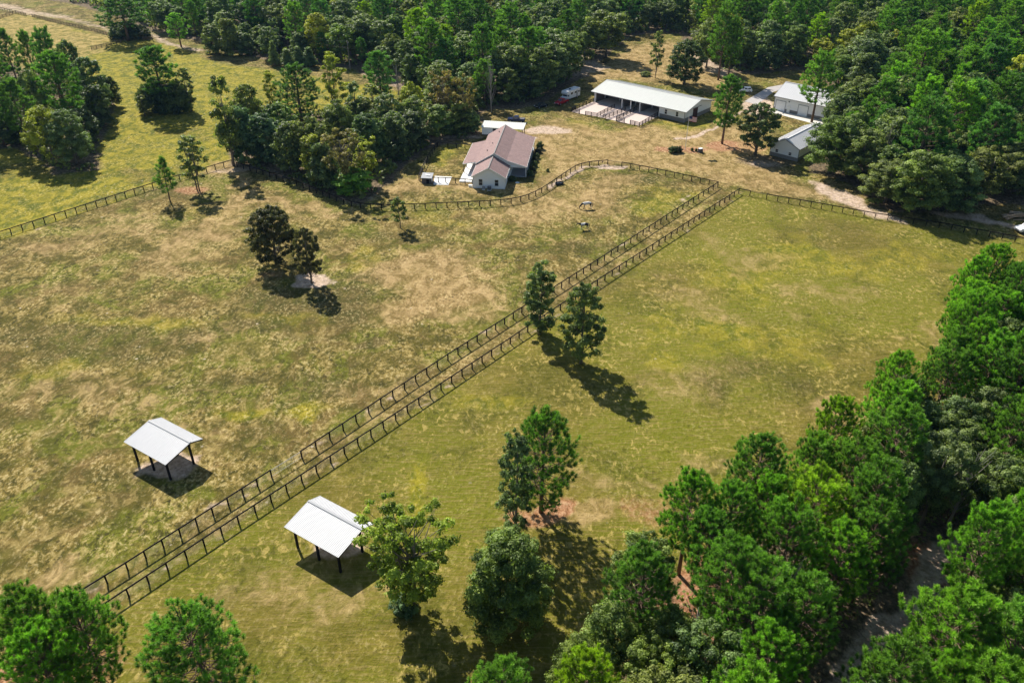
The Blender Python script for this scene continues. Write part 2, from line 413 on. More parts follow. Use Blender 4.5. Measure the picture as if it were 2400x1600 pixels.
    spot('sand', 1790, 385, 5, 2.5, .45, 0.9); spot('sand', 545, 398, 5, 2.5, .6, 0.8); spot('sand', 860, 462, 5, 1.5, .4, .8)
    for (a, b_) in (((0, 566), (545, 385)), ((150, 1422), (1650, 447)), ((205, 1468), (1730, 458)), ((600, 400), (880, 486))):
        for k in range(26):       # broken bare strip beneath the wires
            t = (k + rnd.random()) / 26; t2 = t + 0.02
            stroke('sand', [(a[0] + (b_[0] - a[0]) * t, a[1] + (b_[1] - a[1]) * t), (a[0] + (b_[0] - a[0]) * t2, a[1] + (b_[1] - a[1]) * t2)], 0.35, 0.5, 0.7 * rnd.random() + .2)
    # orange pine straw
    for (x, y, rx, ry, s) in ((1692, 342, 4.5, 3.5, 1), (1292, 1192, 3.0, 2.0, 1), (1240, 1215, 4, 2.0, .8), (455, 446, 4, 3, .7), (60, 1590, 4, 3, .9), (200, 1560, 4, 3, .6),
                              (1655, 1380, 4, 4, .9), (1560, 1480, 5, 4, .8), (2200, 1350, 4, 5, .9), (1575, 349, 5, 1.8, .9), (1630, 352, 4, 1.4, .8), (1500, 1200, 3, 3, .5), (1740, 345, 8, 5, .5), (650, 640, 3, 2, .4)):
        spot('rust', x, y, rx, ry, s, 0.7)
    # leaf litter below the woods
    poly('litter', UF_W, 5, 1.0, world=True, off=1.5); poly('litter', ISL_C, 4, 1.0, world=True); poly('litter', ISL_L, 4, 0.9, world=True)
    poly('litter', BR_W, 6, 1.0, world=True, off=-1.0)
    V = np.stack([X.ravel(), Y.ravel(), np.zeros(X.size)], 1)
    i = np.arange((nx - 1) * (ny - 1)); r, c = i // (nx - 1), i % (nx - 1)
    b0 = r * nx + c
    F = np.stack([b0, b0 + 1, b0 + nx + 1, b0 + nx], 1)
    me = np_mesh('ground', V, F, M['ground'])
    for k, v in A.items():
        a = me.attributes.new(k, 'FLOAT', 'POINT'); a.data.foreach_set("value", v.ravel().astype(np.float32))
    o = link_mesh('ground', me); tag(o, kind='structure')
    return o

def ground_material():
    m, nt, b = mat_new('meadow_ground')
    L = nt.links.new
    geo = N(nt, "ShaderNodeNewGeometry")
    def noise(scale, detail=5, rough=0.6, rot=0.0, sx=1.0, sy=1.0, dist=0.0):
        mp = N(nt, "ShaderNodeMapping"); mp.inputs[2].default_value = (0, 0, rot); mp.inputs[3].default_value = (sx, sy, 1)
        mp.inputs[1].default_value = (rnd.random() * 50, rnd.random() * 50, 0)
        L(geo.outputs["Position"], mp.inputs[0])
        n = N(nt, "ShaderNodeTexNoise"); n.inputs["Scale"].default_value = scale; n.inputs["Detail"].default_value = detail
        n.inputs["Roughness"].default_value = rough; n.inputs["Distortion"].default_value = dist
        L(mp.outputs[0], n.inputs[0]); return n.outputs[0]
    def ramp(v, lo, hi):
        r = N(nt, "ShaderNodeMapRange", interpolation_type='SMOOTHSTEP'); r.inputs[1].default_value = lo; r.inputs[2].default_value = hi
        L(v, r.inputs[0]); return r.outputs[0]
    def math_(op, a, b_):
        n = N(nt, "ShaderNodeMath", operation=op)
        for i, v in enumerate((a, b_)):
            if isinstance(v, (int, float)): n.inputs[i].default_value = v
            else: L(v, n.inputs[i])
        return n.outputs[0]
    def mix(f, a, b_, bt='MIX'):
        n = N(nt, "ShaderNodeMix", data_type='RGBA', blend_type=bt)
        if isinstance(f, (int, float)): n.inputs[0].default_value = f
        else: L(f, n.inputs[0])
        for i, v in ((6, a), (7, b_)):
            if isinstance(v, tuple): n.inputs[i].default_value = v + (1,)
            else: L(v, n.inputs[i])
        return n.outputs[2]
    def attr(k): 
        a = N(nt, "ShaderNodeAttribute", attribute_name=k); return a.outputs["Fac"]
    big = noise(0.035, 4, 0.55); mid = noise(0.16, 5, 0.6, dist=0.4); pat = noise(0.42, 5, 0.65, 0.5, 1.0, .75, 0.7)
    tuft = noise(1.9, 4, 0.7, 0.3, 1.0, .7); fine = noise(4.2, 3, 0.7); streak = noise(1.1, 4, 0.6, math.radians(-44), 0.35, 3.0)
    brk = noise(0.9, 6, 0.75)
    # base turf
    clump = noise(1.15, 4, 0.62, 0.2, 1.0, .7, 0.6); reg = noise(0.085, 4, 0.6, dist=0.6); reg2 = noise(0.10, 4, 0.6, 1.0, dist=0.6)
    col = mix(ramp(mid, 0.42, 0.58), (0.118, 0.104, 0.022), (0.225, 0.175, 0.046))
    col = mix(math_('MULTIPLY', ramp(reg, 0.47, 0.58), 0.70), col, (0.160, 0.190, 0.018))
    col = mix(math_('MULTIPLY', ramp(reg2, 0.50, 0.60), 0.40), col, (0.185, 0.118, 0.052))
    col = mix(math_('MULTIPLY', ramp(pat, 0.53, 0.62), 0.62), col, (0.400, 0.315, 0.115))
    col = mix(math_('MULTIPLY', ramp(pat, 0.47, 0.40), 0.60), col, (0.070, 0.072, 0.014))
    cl = math_('MULTIPLY', ramp(clump, 0.53, 0.60), ramp(mid, 0.42, 0.60))
    col = mix(math_('MULTIPLY', cl, 0.65), col, (0.500, 0.405, 0.170))
    cd = math_('MULTIPLY', ramp(clump, 0.47, 0.41), ramp(reg2, 0.58, 0.44))
    col = mix(math_('MULTIPLY', cd, 0.75), col, (0.052, 0.050, 0.013))
    def masked(k, strength=1.0, w=0.55, soft=0.22, nz=brk):
        v = math_('ADD', attr(k), math_('MULTIPLY', math_('SUBTRACT', nz, 0.5), w))
        g = N(nt, "ShaderNodeMath", operation='MINIMUM'); L(ramp(v, 0.5 - soft, 0.5 + soft), g.inputs[0]); L(math_('MULTIPLY', attr(k), 3.0), g.inputs[1])
        return math_('MULTIPLY', g.outputs[0], strength)
    mowc = mix(ramp(mid, 0.35, 0.66), (0.128, 0.120, 0.017), (0.215, 0.185, 0.034))
    mowc = mix(math_('MULTIPLY', ramp(big, 0.38, 0.58), 0.85), mowc, (0.168, 0.185, 0.016))
    mowc = mix(math_('MULTIPLY', ramp(streak, 0.48, 0.60), 0.50), mowc, (0.300, 0.235, 0.085))
    mowc = mix(math_('MULTIPLY', ramp(reg, 0.52, 0.60), 0.45), mowc, (0.095, 0.105, 0.014))
    mowc = mix(math_('MULTIPLY', ramp(clump, 0.54, 0.62), math_('MULTIPLY', ramp(reg2, .44, .56), 0.80)), mowc, (0.430, 0.350, 0.110))
    mowc = mix(math_('MULTIPLY', ramp(clump, 0.46, 0.38), math_('MULTIPLY', ramp(reg, .44, .58), 0.55)), mowc, (0.062, 0.066, 0.010))
    col = mix(masked('mow'), col, mowc)
    lushc = mix(ramp(pat, 0.36, 0.62), (0.120, 0.150, 0.012), (0.370, 0.325, 0.030))
    col = mix(masked('lush', 0.85, 0.9, 0.45, mid), col, lushc)
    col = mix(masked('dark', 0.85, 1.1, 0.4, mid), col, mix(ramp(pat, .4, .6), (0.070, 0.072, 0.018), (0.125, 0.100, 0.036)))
    strawc = mix(ramp(pat, 0.35, 0.65), (0.270, 0.185, 0.070), (0.530, 0.385, 0.190))
    col = mix(masked('straw', 0.80, 1.3, 0.5, pat), col, strawc)
    litc = mix(ramp(brk, 0.4, 0.62), (0.085, 0.072, 0.050), (0.260, 0.190, 0.135))
    col = mix(masked('litter', 0.95, 0.5, 0.3), col, litc)
    col = mix(masked('rust', 0.85, 1.0, 0.35), col, mix(ramp(tuft, 0.4, 0.6), (0.360, 0.165, 0.085), (0.520, 0.300, 0.190)))
    col = mix(masked('sand', 0.95, 1.3, 0.36, pat), col, mix(ramp(brk, 0.35, 0.6), (0.400, 0.300, 0.220), (0.720, 0.580, 0.480)))
    # blades, seed heads, small dark clumps
    nm = math_('SUBTRACT', 1.0, math_('MULTIPLY', attr('mow'), 0.55))
    nm = math_('MULTIPLY', nm, math_('ADD', 0.35, math_('MULTIPLY', ramp(mid, 0.40, 0.62), 0.65)))
    col = mix(math_('MULTIPLY', ramp(tuft, 0.53, 0.62), math_('MULTIPLY', nm, 0.80)), col, mix(0.5, col, (0.80, 0.68, 0.36)))
    col = mix(math_('MULTIPLY', ramp(tuft, 0.47, 0.38), math_('MULTIPLY', nm, 0.90)), col, mix(0.65, col, (0.035, 0.038, 0.012)))
    col = mix(math_('MULTIPLY', ramp(fine, 0.42, 0.30), 0.45), col, mix(0.5, col, (0.05, 0.05, 0.02)))
    vo = N(nt, "ShaderNodeTexVoronoi"); vo.inputs["Scale"].default_value = 0.55; L(geo.outputs["Position"], vo.inputs[0])
    vs_ = N(nt, "ShaderNodeSeparateColor"); L(vo.outputs["Color"], vs_.inputs[0])
    dots = math_('MULTIPLY', ramp(vo.outputs["Distance"], 0.17, 0.10), math_('GREATER_THAN', vs_.outputs[0], 0.80))
    col = mix(math_('MULTIPLY', dots, math_('MULTIPLY', nm, 0.8)), col, (0.030, 0.026, 0.014))
    pale = math_('MULTIPLY', ramp(vo.outputs["Distance"], 0.15, 0.09), math_('LESS_THAN', vs_.outputs[1], 0.06))
    col = mix(math_('MULTIPLY', pale, nm), col, (0.55, 0.48, 0.36))
    col = mix(1.0, col, (0.84, 0.80, 0.76), 'MULTIPLY')
    L(col, b.inputs["Base Color"])
    b.inputs["Roughness"].default_value = 0.95; b.inputs["Specular IOR Level"].default_value = 0.08
    h = math_('ADD', math_('MULTIPLY', tuft, 0.42), math_('MULTIPLY', fine, 0.10))
    h = math_('ADD', h, math_('MULTIPLY', pat, 0.35))
    bp = N(nt, "ShaderNodeBump"); bp.inputs["Strength"].default_value = 1.0; bp.inputs["Distance"].default_value = 0.55
    L(h, bp.inputs["Height"]); L(bp.outputs[0], b.inputs["Normal"])
    return m
M['ground'] = ground_material()
build_ground()

def sheet(name, pts, mat, z=0.02, t=None, kind='structure', world=False):
    p = pts if world else [G(*q) for q in pts]
    mb = MB(); n = len(p); th = 0.12 if t is None else t
    mb.add([(x, y, z) for x, y in p] + [(x, y, z - th) for x, y in p],
           [tuple(range(n)), tuple(range(2 * n - 1, n - 1, -1))] + [(i, (i + 1) % n, n + (i + 1) % n, n + i) for i in range(n)])
    o = mb.build(name, mat)
    return tag(o, kind=kind)

# ------------------------------------------------------------------ fences
POST_H = 1.30
def resample(pts, step):
    pts = [Vector((p[0], p[1], 0)) for p in pts]; out = []
    for a, b in zip(pts[:-1], pts[1:]):
        n = max(1, round((b - a).length / step))
        for i in range(n): out.append(a + (b - a) * (i / n))
    out.append(pts[-1]); return out
_post_cache = {}
def post_mesh(h, w, mat):
    k = (h, w, mat.name)
    if k not in _post_cache:
        o = MB().box((0, 0, h / 2), (w, w, h)).build('post', mat); _post_cache[k] = o.data
        bpy.data.objects.remove(o)
    return _post_cache[k]
def fence(name, pts_px, label, rails=(1.26,), wire=True, step=2.44, group=None, mat='dark_wood', h=POST_H, pw=0.16, rail_h=0.18, smooth=0, world=False, cat='fence'):
    pts = pts_px if world else [G(*p) for p in pts_px]
    for _ in range(smooth):
        q = [pts[0]]
        for a, b in zip(pts[:-1], pts[1:]):
            q += [(a[0] * .75 + b[0] * .25, a[1] * .75 + b[1] * .25), (a[0] * .25 + b[0] * .75, a[1] * .25 + b[1] * .75)]
        q.append(pts[-1]); pts = q
    if smooth:     # equal spacing along the curve
        V = [Vector(p) for p in pts]; L = [0]
        for a, b in zip(V[:-1], V[1:]): L.append(L[-1] + (b - a).length)
        n = max(1, round(L[-1] / step)); R = []
        for i in range(n + 1):
            s = L[-1] * i / n; j = max(k for k in range(len(L)) if L[k] <= s + 1e-6); j = min(j, len(V) - 2)
            t = (s - L[j]) / max(1e-6, L[j + 1] - L[j]); R.append(V[j].lerp(V[j + 1], min(1, t)))
        nodes = [Vector((p.x, p.y, 0)) for p in R]
    else:
        nodes = resample(pts, step)
    o = empty(name, (nodes[0].x, nodes[0].y, 0), 0, label, cat, group); org = nodes[0]
    for nd in nodes:
        me = post_mesh(h, pw, M[mat])
        p = link_mesh('post', me, o, nd - org)
        d = nodes[1] - nodes[0]; p.rotation_euler = (rnd.uniform(-.015, .015), rnd.uniform(-.015, .015), math.atan2(d.y, d.x))
        p.scale = (1, 1, 1 + rnd.uniform(-.02, .03))
    for rz in rails:
        mb = MB()
        for a, b in zip(nodes[:-1], nodes[1:]):
            za = rz + rnd.uniform(-.01, .01)
            mb.bar(a - org + Vector((0, 0, za)), b - org + Vector((0, 0, za)), 0.09 if wire else .05, rail_h)
        mb.build('rail', M[mat], o)
    if wire:
        mb = MB()
        for a, b in zip(nodes[:-1], nodes[1:]):
            A, B = a - org, b - org; top = rails[0] - 0.04
            for k in range(8):
                z = Vector((0, 0, 0.05 + (top - 0.05) * k / 7)); mb.bar(A + z, B + z, 0.010)
            nn = 10
            for k in range(1, nn):
                q = A.lerp(B, k / nn); mb.bar(q + Vector((0, 0, 0.05)), q + Vector((0, 0, top)), 0.005)
        mb.build('wire_mesh', M['wire'], o)
    return o
def tube_gate(a, b, label, h=1.2, world=False):
    A = Vector((*(a if world else G(*a)), 0)); B = Vector((*(b if world else G(*b)), 0)); D = B - A
    o = empty('field_gate', A, 0, label, 'gate')
    mb = MB()
    mb.bar((0, 0, h), D + Vector((0, 0, h)), 0.05); mb.bar((0, 0, 0.15), D + Vector((0, 0, .15)), 0.05)
    mb.bar((0, 0, 0.15), (0, 0, h), 0.05); mb.bar(D + Vector((0, 0, .15)), D + Vector((0, 0, h)), 0.05)
    mb.bar((0, 0, h * .9), D + Vector((0, 0, h * .9)), 0.03)
    mb.build('frame', M['gate_metal'], o)
    m2 = MB()
    for k in (1, 2, 3): m2.bar(D * (k / 4) + Vector((0, 0, .15)), D * (k / 4) + Vector((0, 0, h)), 0.035)
    for k in range(1, 5): m2.bar(Vector((0, 0, .15 + (h - .15) * k / 5)), D + Vector((0, 0, .15 + (h - .15) * k / 5)), 0.012)
    m2.build('bars', M['gate_metal'], o)
    return o

fence('wire_fence', [(-60, 578), (0, 557), (250, 476), (400, 428), (545, 386)], 'black post and wire fence between the bright pasture and the left paddock')
fence('wire_fence', [(556, 392), (600, 405), (700, 437), (770, 465), (830, 487), (885, 492), (1000, 489), (1160, 482), (1225, 474), (1272, 452), (1320, 418), (1358, 392), (1424, 386)],
      'black post and wire fence curving round the house side of the left paddock', smooth=2)
fence('wire_fence', [(1457, 391), (1520, 403), (1600, 420), (1682, 438)], 'black post and wire fence from the sandy gateway to the lane corner')
fence('wire_fence', [(1682, 438), (1600, 491), (1400, 621), (1050, 845), (708, 1073)], 'long black wire fence on the paddock side of the lane, beyond the middle gate')
fence('wire_fence', [(637, 1118), (500, 1207), (300, 1336), (150, 1430)], 'near part of the paddock-side lane fence, below the middle gate')
fence('wire_fence', [(1731, 454), (1600, 539), (1400, 669), (1196, 806), (870, 1023), (560, 1226), (204, 1463)], 'long black wire fence along the right-hand side of the grass lane')
fence('wire_fence', [(1731, 454), (1757, 459)], 'single short bay of black fence between the lane corner and a gate')
fence('wire_fence', [(1796, 467), (1900, 485), (2050, 512), (2200, 534), (2440, 578)], 'black post and wire fence along the far side of the mown right paddock')
tube_gate((708, 1073), (637, 1118), 'thin tubular gate halfway down the near stretch of the lane fence')
tube_gate((1424, 386), (1457, 391), 'tubular gate above the bare sand patch in the curved fence')
tube_gate((1757, 459), (1796, 467), 'tubular gate at the far left corner of the mown right paddock')
fence('yard_fence', [(1107, 433), (1090, 431), (1045, 428), (1010, 427), (985, 425)], 'black fence bay row in front of the concrete pad beside the house')
fence('yard_fence', [(982, 424), (990, 402), (1003, 376), (1024, 346)], 'black fence climbing from the doghouse to the yard corner')
fence('yard_fence', [(1026, 344), (1050, 346), (1110, 350)], 'black fence along the shaded back of the house yard')
fence('board_fence', [(-60, 50), (0, 44), (38, 32)], 'brown board fence at the far left corner of the distant paddock', rails=(1.25, .9, .55, .22), wire=False, mat='brown_wood', rail_h=.15)
fence('board_fence', [(38, 32), (62, 38)], 'short brown board fence bay next to the gap in the distant paddock', rails=(1.25, .9, .55, .22), wire=False, mat='brown_wood', rail_h=.15)
fence('board_fence', [(76, 40), (150, 58), (222, 74), (278, 90), (300, 98)], 'long brown board fence along the far side of the distant paddock', rails=(1.25, .9, .55, .22), wire=False, mat='brown_wood', rail_h=.15)
fence('board_fence', [(215, 117), (250, 109), (285, 101)], 'brown board fence between the tree cluster and the big bushy pine', rails=(1.25, .9, .55, .22), wire=False, mat='brown_wood', rail_h=.15)
fence('board_fence', [(335, 95), (358, 94)], 'brown board fence bay right of the big bushy pine', rails=(1.25, .9, .55, .22), wire=False, mat='brown_wood', rail_h=.15)
fence('wire_fence', [(-60, 12), (0, 24), (30, 30)], 'pale wire fence beside the sandy road in the far upper left corner', rails=(1.25,), wire=True, mat='brown_wood')

# ------------------------------------------------------------------ roofs
def ribbed(mb, a, b, c, d, pitch=0.3, rib=0.035, t=0.04):
    """ribbed sheet: a->b along the eave, d->c along the ridge; ribs run from eave to ridge"""
    a, b, c, d = map(Vector, (a, b, c, d))
    mb.slab((a, b, c, d), t)
    n = max(2, int(round((b - a).length / pitch)))
    nrm = (b - a).cross(d - a).normalized()
    if nrm.z < 0: nrm = -nrm
    for i in range(n + 1):
        k = min(max(i / n, 0.004), 0.996); p = a.lerp(b, k); q = d.lerp(c, k)
        mb.bar(p + nrm * rib * .48, q + nrm * rib * .48, 0.05, rib, up=nrm)
    return mb

def loafing_shed(corner, rz, label):
    o = empty('field_shelter', (corner[0], corner[1], 0), rz, label, 'shelter', None)
    Lx, r, W = 8.68, 4.15, 6.0
    z0, zr, z1 = 3.0, 3.85, 3.18
    rf = MB(); ribbed(rf, (0, 0, z0), (Lx, 0, z0), (Lx, r, zr), (0, r, zr), 0.235, 0.04)
    ribbed(rf, (0, W, z1), (Lx, W, z1), (Lx, r, zr), (0, r, zr), 0.235, 0.04)
    roof = rf.build('roof', M['roof_metal'], o)
    rc = MB(); rc.bar((0, r, zr + .055), (Lx, r, zr + .055), 0.30, 0.03); rc.build('ridge_cap', M['grey_trim'], roof)
    fr = MB()
    for y, z in ((0.35, z0 - .12), (r - .1, zr - .22)): fr.bar((0.05, y, z), (Lx - .05, y, z), 0.09, 0.2)
    for x in (0.06, 1.5, 2.9, 4.34, 5.8, 7.2, Lx - .06):
        fr.bar((x, 0.03, z0 - .11), (x, r, zr - .13), 0.05, 0.14); fr.bar((x, r, zr - .13), (x, W - .03, z1 - .11), 0.05, 0.14)
    fr.build('rafters', M['dark_wood'], o)
    for x in (1.35, 4.85, 8.25):
        for y, z in ((0.35, z0 - .05), (r - .1, zr - .1)):
            p = MB().box((0, 0, z / 2), (0.24, 0.24, z)).build('post', M['dark_wood'], o); p.location = (x, y, 0)
    return o
d1 = Vector(G(387.4, 1089.4, 3.0)) - Vector(G(289.8, 1035.1, 3.0))
loafing_shed(G(289.8, 1035.1, 3.0), math.atan2(d1.y, d1.x), 'white-roofed open field shelter alone in the left paddock')
d1 = Vector(G(791.4, 1305.3, 3.0)) - Vector(G(665.5, 1234.3, 3.0))
loafing_shed(G(665.5, 1234.3, 3.0), math.atan2(d1.y, d1.x), 'white-roofed open field shelter beside the leafy multi-stem tree, right of the lane')

def window(parent, c, w, h, axis, out, trim='trim', fr=0.12):
    """c centre on the wall plane, axis = unit vector along wall, out = outward normal"""
    c = Vector(c); A = Vector(axis); O_ = Vector(out); U = Vector((0, 0, 1))
    f = MB()
    def b(cx, cz, ww, hh, dep, off):
        p = c + A * cx + U * cz + O_ * off
        f.prism([(-ww / 2, -hh / 2), (ww / 2, -hh / 2), (ww / 2, hh / 2), (-ww / 2, hh / 2)], A, U, p - O_ * dep / 2, O_ * dep)
    b(-w / 2 - fr / 2, 0, fr, h + 2 * fr, .08, .03); b(w / 2 + fr / 2, 0, fr, h + 2 * fr, .08, .03)
    b(0, h / 2 + fr / 2, w, fr, .08, .03); b(0, -h / 2 - fr / 2, w, fr, .08, .03)
    b(0, 0, w, .05, .05, .02)
    wf = f.build('window', M[trim], parent)
    g = MB(); g.prism([(-w / 2, -h / 2), (w / 2, -h / 2), (w / 2, h / 2), (-w / 2, h / 2)], A, U, c - O_ * .03, O_ * .04)
    g.build('pane', M['glass'], wf)
    return wf

# ------------------------------------------------------------------ farmhouse
def farmhouse():
    O_ = G(1108.4, 440.4); U_ = G(1182.4, 443.7); rz = math.atan2(U_[1] - O_[1], U_[0] - O_[0])
    o = empty('farmhouse', (O_[0], O_[1], 0), rz, 'white farmhouse with brown shingle gable roofs and porches on both sides', 'house')
    W = 7.7; ww = MB()
    Lm0, Lm1 = 8.2, 30.2
    # wing: pentagon gable walls
    ww.prism([(0, 0), (W, 0), (W, 2.95), (W / 2, 5.05), (0, 2.95)], (1, 0, 0), (0, 0, 1), (0, 0, 0), (0, Lm0, 0))
    # main block
    ww.prism([(0.0, 0), (8.0, 0), (8.0, 3.2), (8.0, 3.75), (4.1, 5.75), (0.0, 3.4)], (1, 0, 0), (0, 0, 1), (0, Lm0 + .003, 0), (0, Lm1 - Lm0, 0))
    # porch gable infill (front end above the beam)
    ww.prism([(8.003, 2.75), (11.95, 2.62), (8.003, 3.72)], (1, 0, 0), (0, 0, 1), (0, Lm0 + .05, 0), (0, .12, 0))
    ww.prism([(8.003, 2.75), (11.95, 2.62), (8.003, 3.72)], (1, 0, 0), (0, 0, 1), (0, Lm1 - .2, 0), (0, .12, 0))
    wall = ww.build('wall', M['house_wall'], o)
    # roof planes
    r = MB(); T = .14
    r.slab([(-.35, -.35, 2.88), (-.35, Lm0, 2.88), (W / 2, Lm0, 5.28), (W / 2, -.35, 5.28)], T)
    r.slab([(W + .35, -.35, 2.88), (W + .35, Lm0, 2.88), (W / 2, Lm0, 5.28), (W / 2, -.35, 5.28)], T)
    y0, y1 = Lm0 - .35, Lm1 + .35
    r.slab([(4.1, y0, 6.0), (4.1, y1, 6.0), (-.55, y1, 3.22), (-.55, y0, 3.22)], T)
    r.slab([(4.1, y0, 6.0), (4.1, y1, 6.0), (7.2, y1, 4.30), (7.2, y0, 4.30)], T)
    r.slab([(7.2, y0, 4.30), (7.2, y1, 4.30), (12.15, y1, 2.85), (12.15, y0, 2.85)], T)
    r.slab([(-.55, 9.0, 3.22), (-.55, 25.3, 3.22), (-3.9, 24.6, 2.62), (-3.9, 9.0, 2.62)], T)
    roof = r.build('roof', M['shingles'], o)
    cp = MB(); cp.bar((W / 2, -.36, 5.30), (W / 2, Lm0 - .3, 5.30), .26, .05); cp.bar((4.1, y0, 6.02), (4.1, y1, 6.02), .26, .05)
    cp.build('ridge_cap', M['grey_band'], roof)
    vt = MB(); 
    for x, y, z in ((1.6, 13.5, 4.55), (2.4, 17.8, 5.0), (3.0, 26.0, 5.4)): vt.tube([(x, y, z - .3), (x, y, z + .35)], [.10, .10], 8)
    vt.build('vent_pipe', M['ac_metal'], roof)
    # fascia
    f = MB()
    for a, b in (((-.37, -.36, 2.80), (W / 2, -.36, 5.20)), ((W + .37, -.36, 2.80), (W / 2, -.36, 5.20))): f.bar(a, b, .05, .2)
    f.bar((W + .38, -.35, 2.78), (W + .38, Lm0 - .36, 2.78), .05, .17); f.bar((-.38, -.35, 2.78), (-.38, Lm0 - .36, 2.78), .05, .17)
    f.bar((4.1, y0 - .01, 5.92), (7.2, y0 - .01, 4.22), .05, .2); f.bar((7.2, y0 - .01, 4.2), (12.15, y0 - .01, 2.76), .05, .2)
    f.bar((4.1, y0 - .01, 5.92), (-.55, y0 - .01, 3.14), .05, .2)
    f.bar((12.18, y0, 2.74), (12.18, y1, 2.74), .05, .18); f.bar((-3.93, 9.0, 2.53), (-3.93, 24.6, 2.53), .05, .18)
    f.bar((7.9, y0 + .3, 2.62), (12.0, y0 + .3, 2.62), .14, .2); f.bar((-.5, 8.98, 3.1), (-3.9, 8.98, 2.52), .05, .18)
    for x in (0.02, W - .02): f.bar((x, -.02, 0), (x, -.02, 2.9), .14, .14)
    f.build('trim_boards', M['trim'], o)
    for c, w, h in (((1.9, 0, 1.5), .85, 1.5), ((5.75, 0, 1.5), .85, 1.5)): window(o, c, w, h, (1, 0, 0), (0, -1, 0))
    for y in (1.6, 5.0): window(o, (W, y, 1.6), .8, 1.3, (0, 1, 0), (1, 0, 0))
    for y in (11, 15, 23, 27): window(o, (8.0, y, 1.6), .9, 1.5, (0, 1, 0), (1, 0, 0))
    d = MB().box((8.03, 19, 1.15), (.06, 1.0, 2.1)).build('door', M['orange_door'], o)
    for y in (Lm0 + .3, 12.6, 17.0, 21.4, 25.8, Lm1 - .2):
        p = MB().box((0, 0, 1.36), (.17, .17, 2.6)).build('porch_post', M['trim'], o); p.location = (11.9, y, 0.0)
    for y in (9.3, 13.0, 17.0, 21.0, 24.3):
        p = MB().box((0, 0, 1.25), (.15, .15, 2.5)).build('porch_post', M['brown_wood'], o); p.location = (-3.7, y, 0.0)
    MB().box((9.99, (Lm0 + Lm1) / 2 + .1, .09), (4.0, Lm1 - Lm0, .18)).build('porch_floor', M['grey_trim'], o)
    MB().box((-1.95, 14.0, .12), (3.9, 21.5, .24)).build('back_porch_floor', M['pale_concrete'], o)
    return o
farmhouse()
H_O = Vector((*G(1108.4, 440.4), 0)); _u = Vector((*G(1182.4, 443.7), 0)) - H_O; H_RZ = math.atan2(_u.y, _u.x)
def HL(u, v, z=0):
    ca, sa = math.cos(H_RZ), math.sin(H_RZ); return (H_O.x + u * ca - v * sa, H_O.y + u * sa + v * ca, z)

def ac_unit(loc, label, s=1.0, mat='ac_metal'):
    o = empty('air_conditioner', loc, H_RZ, label, 'air conditioner', 'air conditioning units at the gable wall')
    MB().box((0, 0, .08), (1.0 * s, 1.0 * s, .1)).build('base_pad', M['pale_concrete'], o)
    MB().box((0, 0, .13 + .42 * s), (.8 * s, .8 * s, .84 * s)).build('casing', M[mat], o, bevel=.02)
    MB().tube([(0, 0, .14 + .84 * s), (0, 0, .18 + .84 * s)], [.34 * s, .34 * s], 16).build('fan_grille', M['grey_trim'], o)
ac_unit(HL(4.1, -.9), 'dark air conditioning unit under the right gable window', 1.0)
ac_unit(HL(2.7, -.8), 'pale smaller air conditioning unit left of the dark one', .75, 'grey_trim')
o = empty('propane_box', HL(-.7, .6), H_RZ, 'small white bench box against the left house corner', 'box')
MB().box((0, 0, .45), (.9, .6, .08)).build('lid', M['trim'], o); MB().box((0, 0, .21), (.8, .5, .42)).build('case', M['trim'], o)
sh = MB().tube([(0, 0, 0), (0, 0, .03)], [.55, .5], 16).build('septic_lid', M['pale_concrete']); sh.location = HL(10.2, 4.6, .012)
tag(sh, 'round pale septic lid lying in the shade beside the front porch', 'lid')

# doghouse and slab in the yard
dg = empty('doghouse', (*G(1000, 431), 0), H_RZ, 'small dark shed with grey sloped roof behind the yard fence', 'shed')
MB().box((0, 1.1, .75), (2.4, 2.2, 1.5)).build('wall', M['ac_metal'], dg)
MB().slab([(-1.35, -.15, 1.5), (1.35, -.15, 1.5), (1.35, 2.4, 1.95), (-1.35, 2.4, 1.95)], .08).build('roof', M['grey_trim'], dg)
MB().box((.3, -.02, .6), (.7, .06, 1.0)).build('door', M['dark_wood'], dg)
pl = MB().box((0, 0, .025), (1.3, .3, .05)).build('plank', M['trim']); pl.location = (*G(1001, 407), 1.78); pl.rotation_euler = (0, 0, -.5)
_a = dg.matrix_world
pl.location = (dg.location.x + .2, dg.location.y + 1.2, 1.80); pl.rotation_euler = (.17, 0, -.4 + H_RZ)
tag(pl, 'white plank left on the roof of the small dark shed', 'plank')
sheet('concrete_pad', [(1019, 413), (1059, 415), (1051, 434), (1016, 433)], M['pale_concrete'], .06)

# cabin behind the house
def cabin():
    O_ = G(1129.8, 317.4); rz = math.radians(-10.8)
    o = empty('small_cabin', (O_[0], O_[1], 0), rz, 'small white cabin with ribbed pale roof and open porch end behind the farmhouse', 'cabin')
    MB().prism([(0, .35), (3.6, .35), (3.6, 2.85), (0, 2.4)], (0, 1, 0), (0, 0, 1), (0, 0, 0), (8.3, 0, 0)).build('wall', M['white_wall'], o)
    rf = MB(); ribbed(rf, (-.2, -.35, 2.45), (11.9, -.35, 2.45), (11.9, 4.1, 2.98), (-.2, 4.1, 2.98), .6, .05); rf.build('roof', M['roof_barn'], o)
    for x, y in ((8.6, 0), (11.5, 0), (11.5, 3.5)):
        p = MB().box((0, 0, 1.25), (.18, .18, 2.5)).build('post', M['brown_wood'], o); p.location = (x, y, 0)
    MB().box((10, 1.8, .3), (3.2, 3.6, .12)).build('porch_floor', M['brown_wood'], o)
    MB().box((4.15, 1.8, .17), (8.2, 3.4, .34)).build('skirting', M['ac_metal'], o)
    window(o, (3.6, 0, 1.5), .75, 1.1, (1, 0, 0), (0, -1, 0), 'grey_band')
cabin()

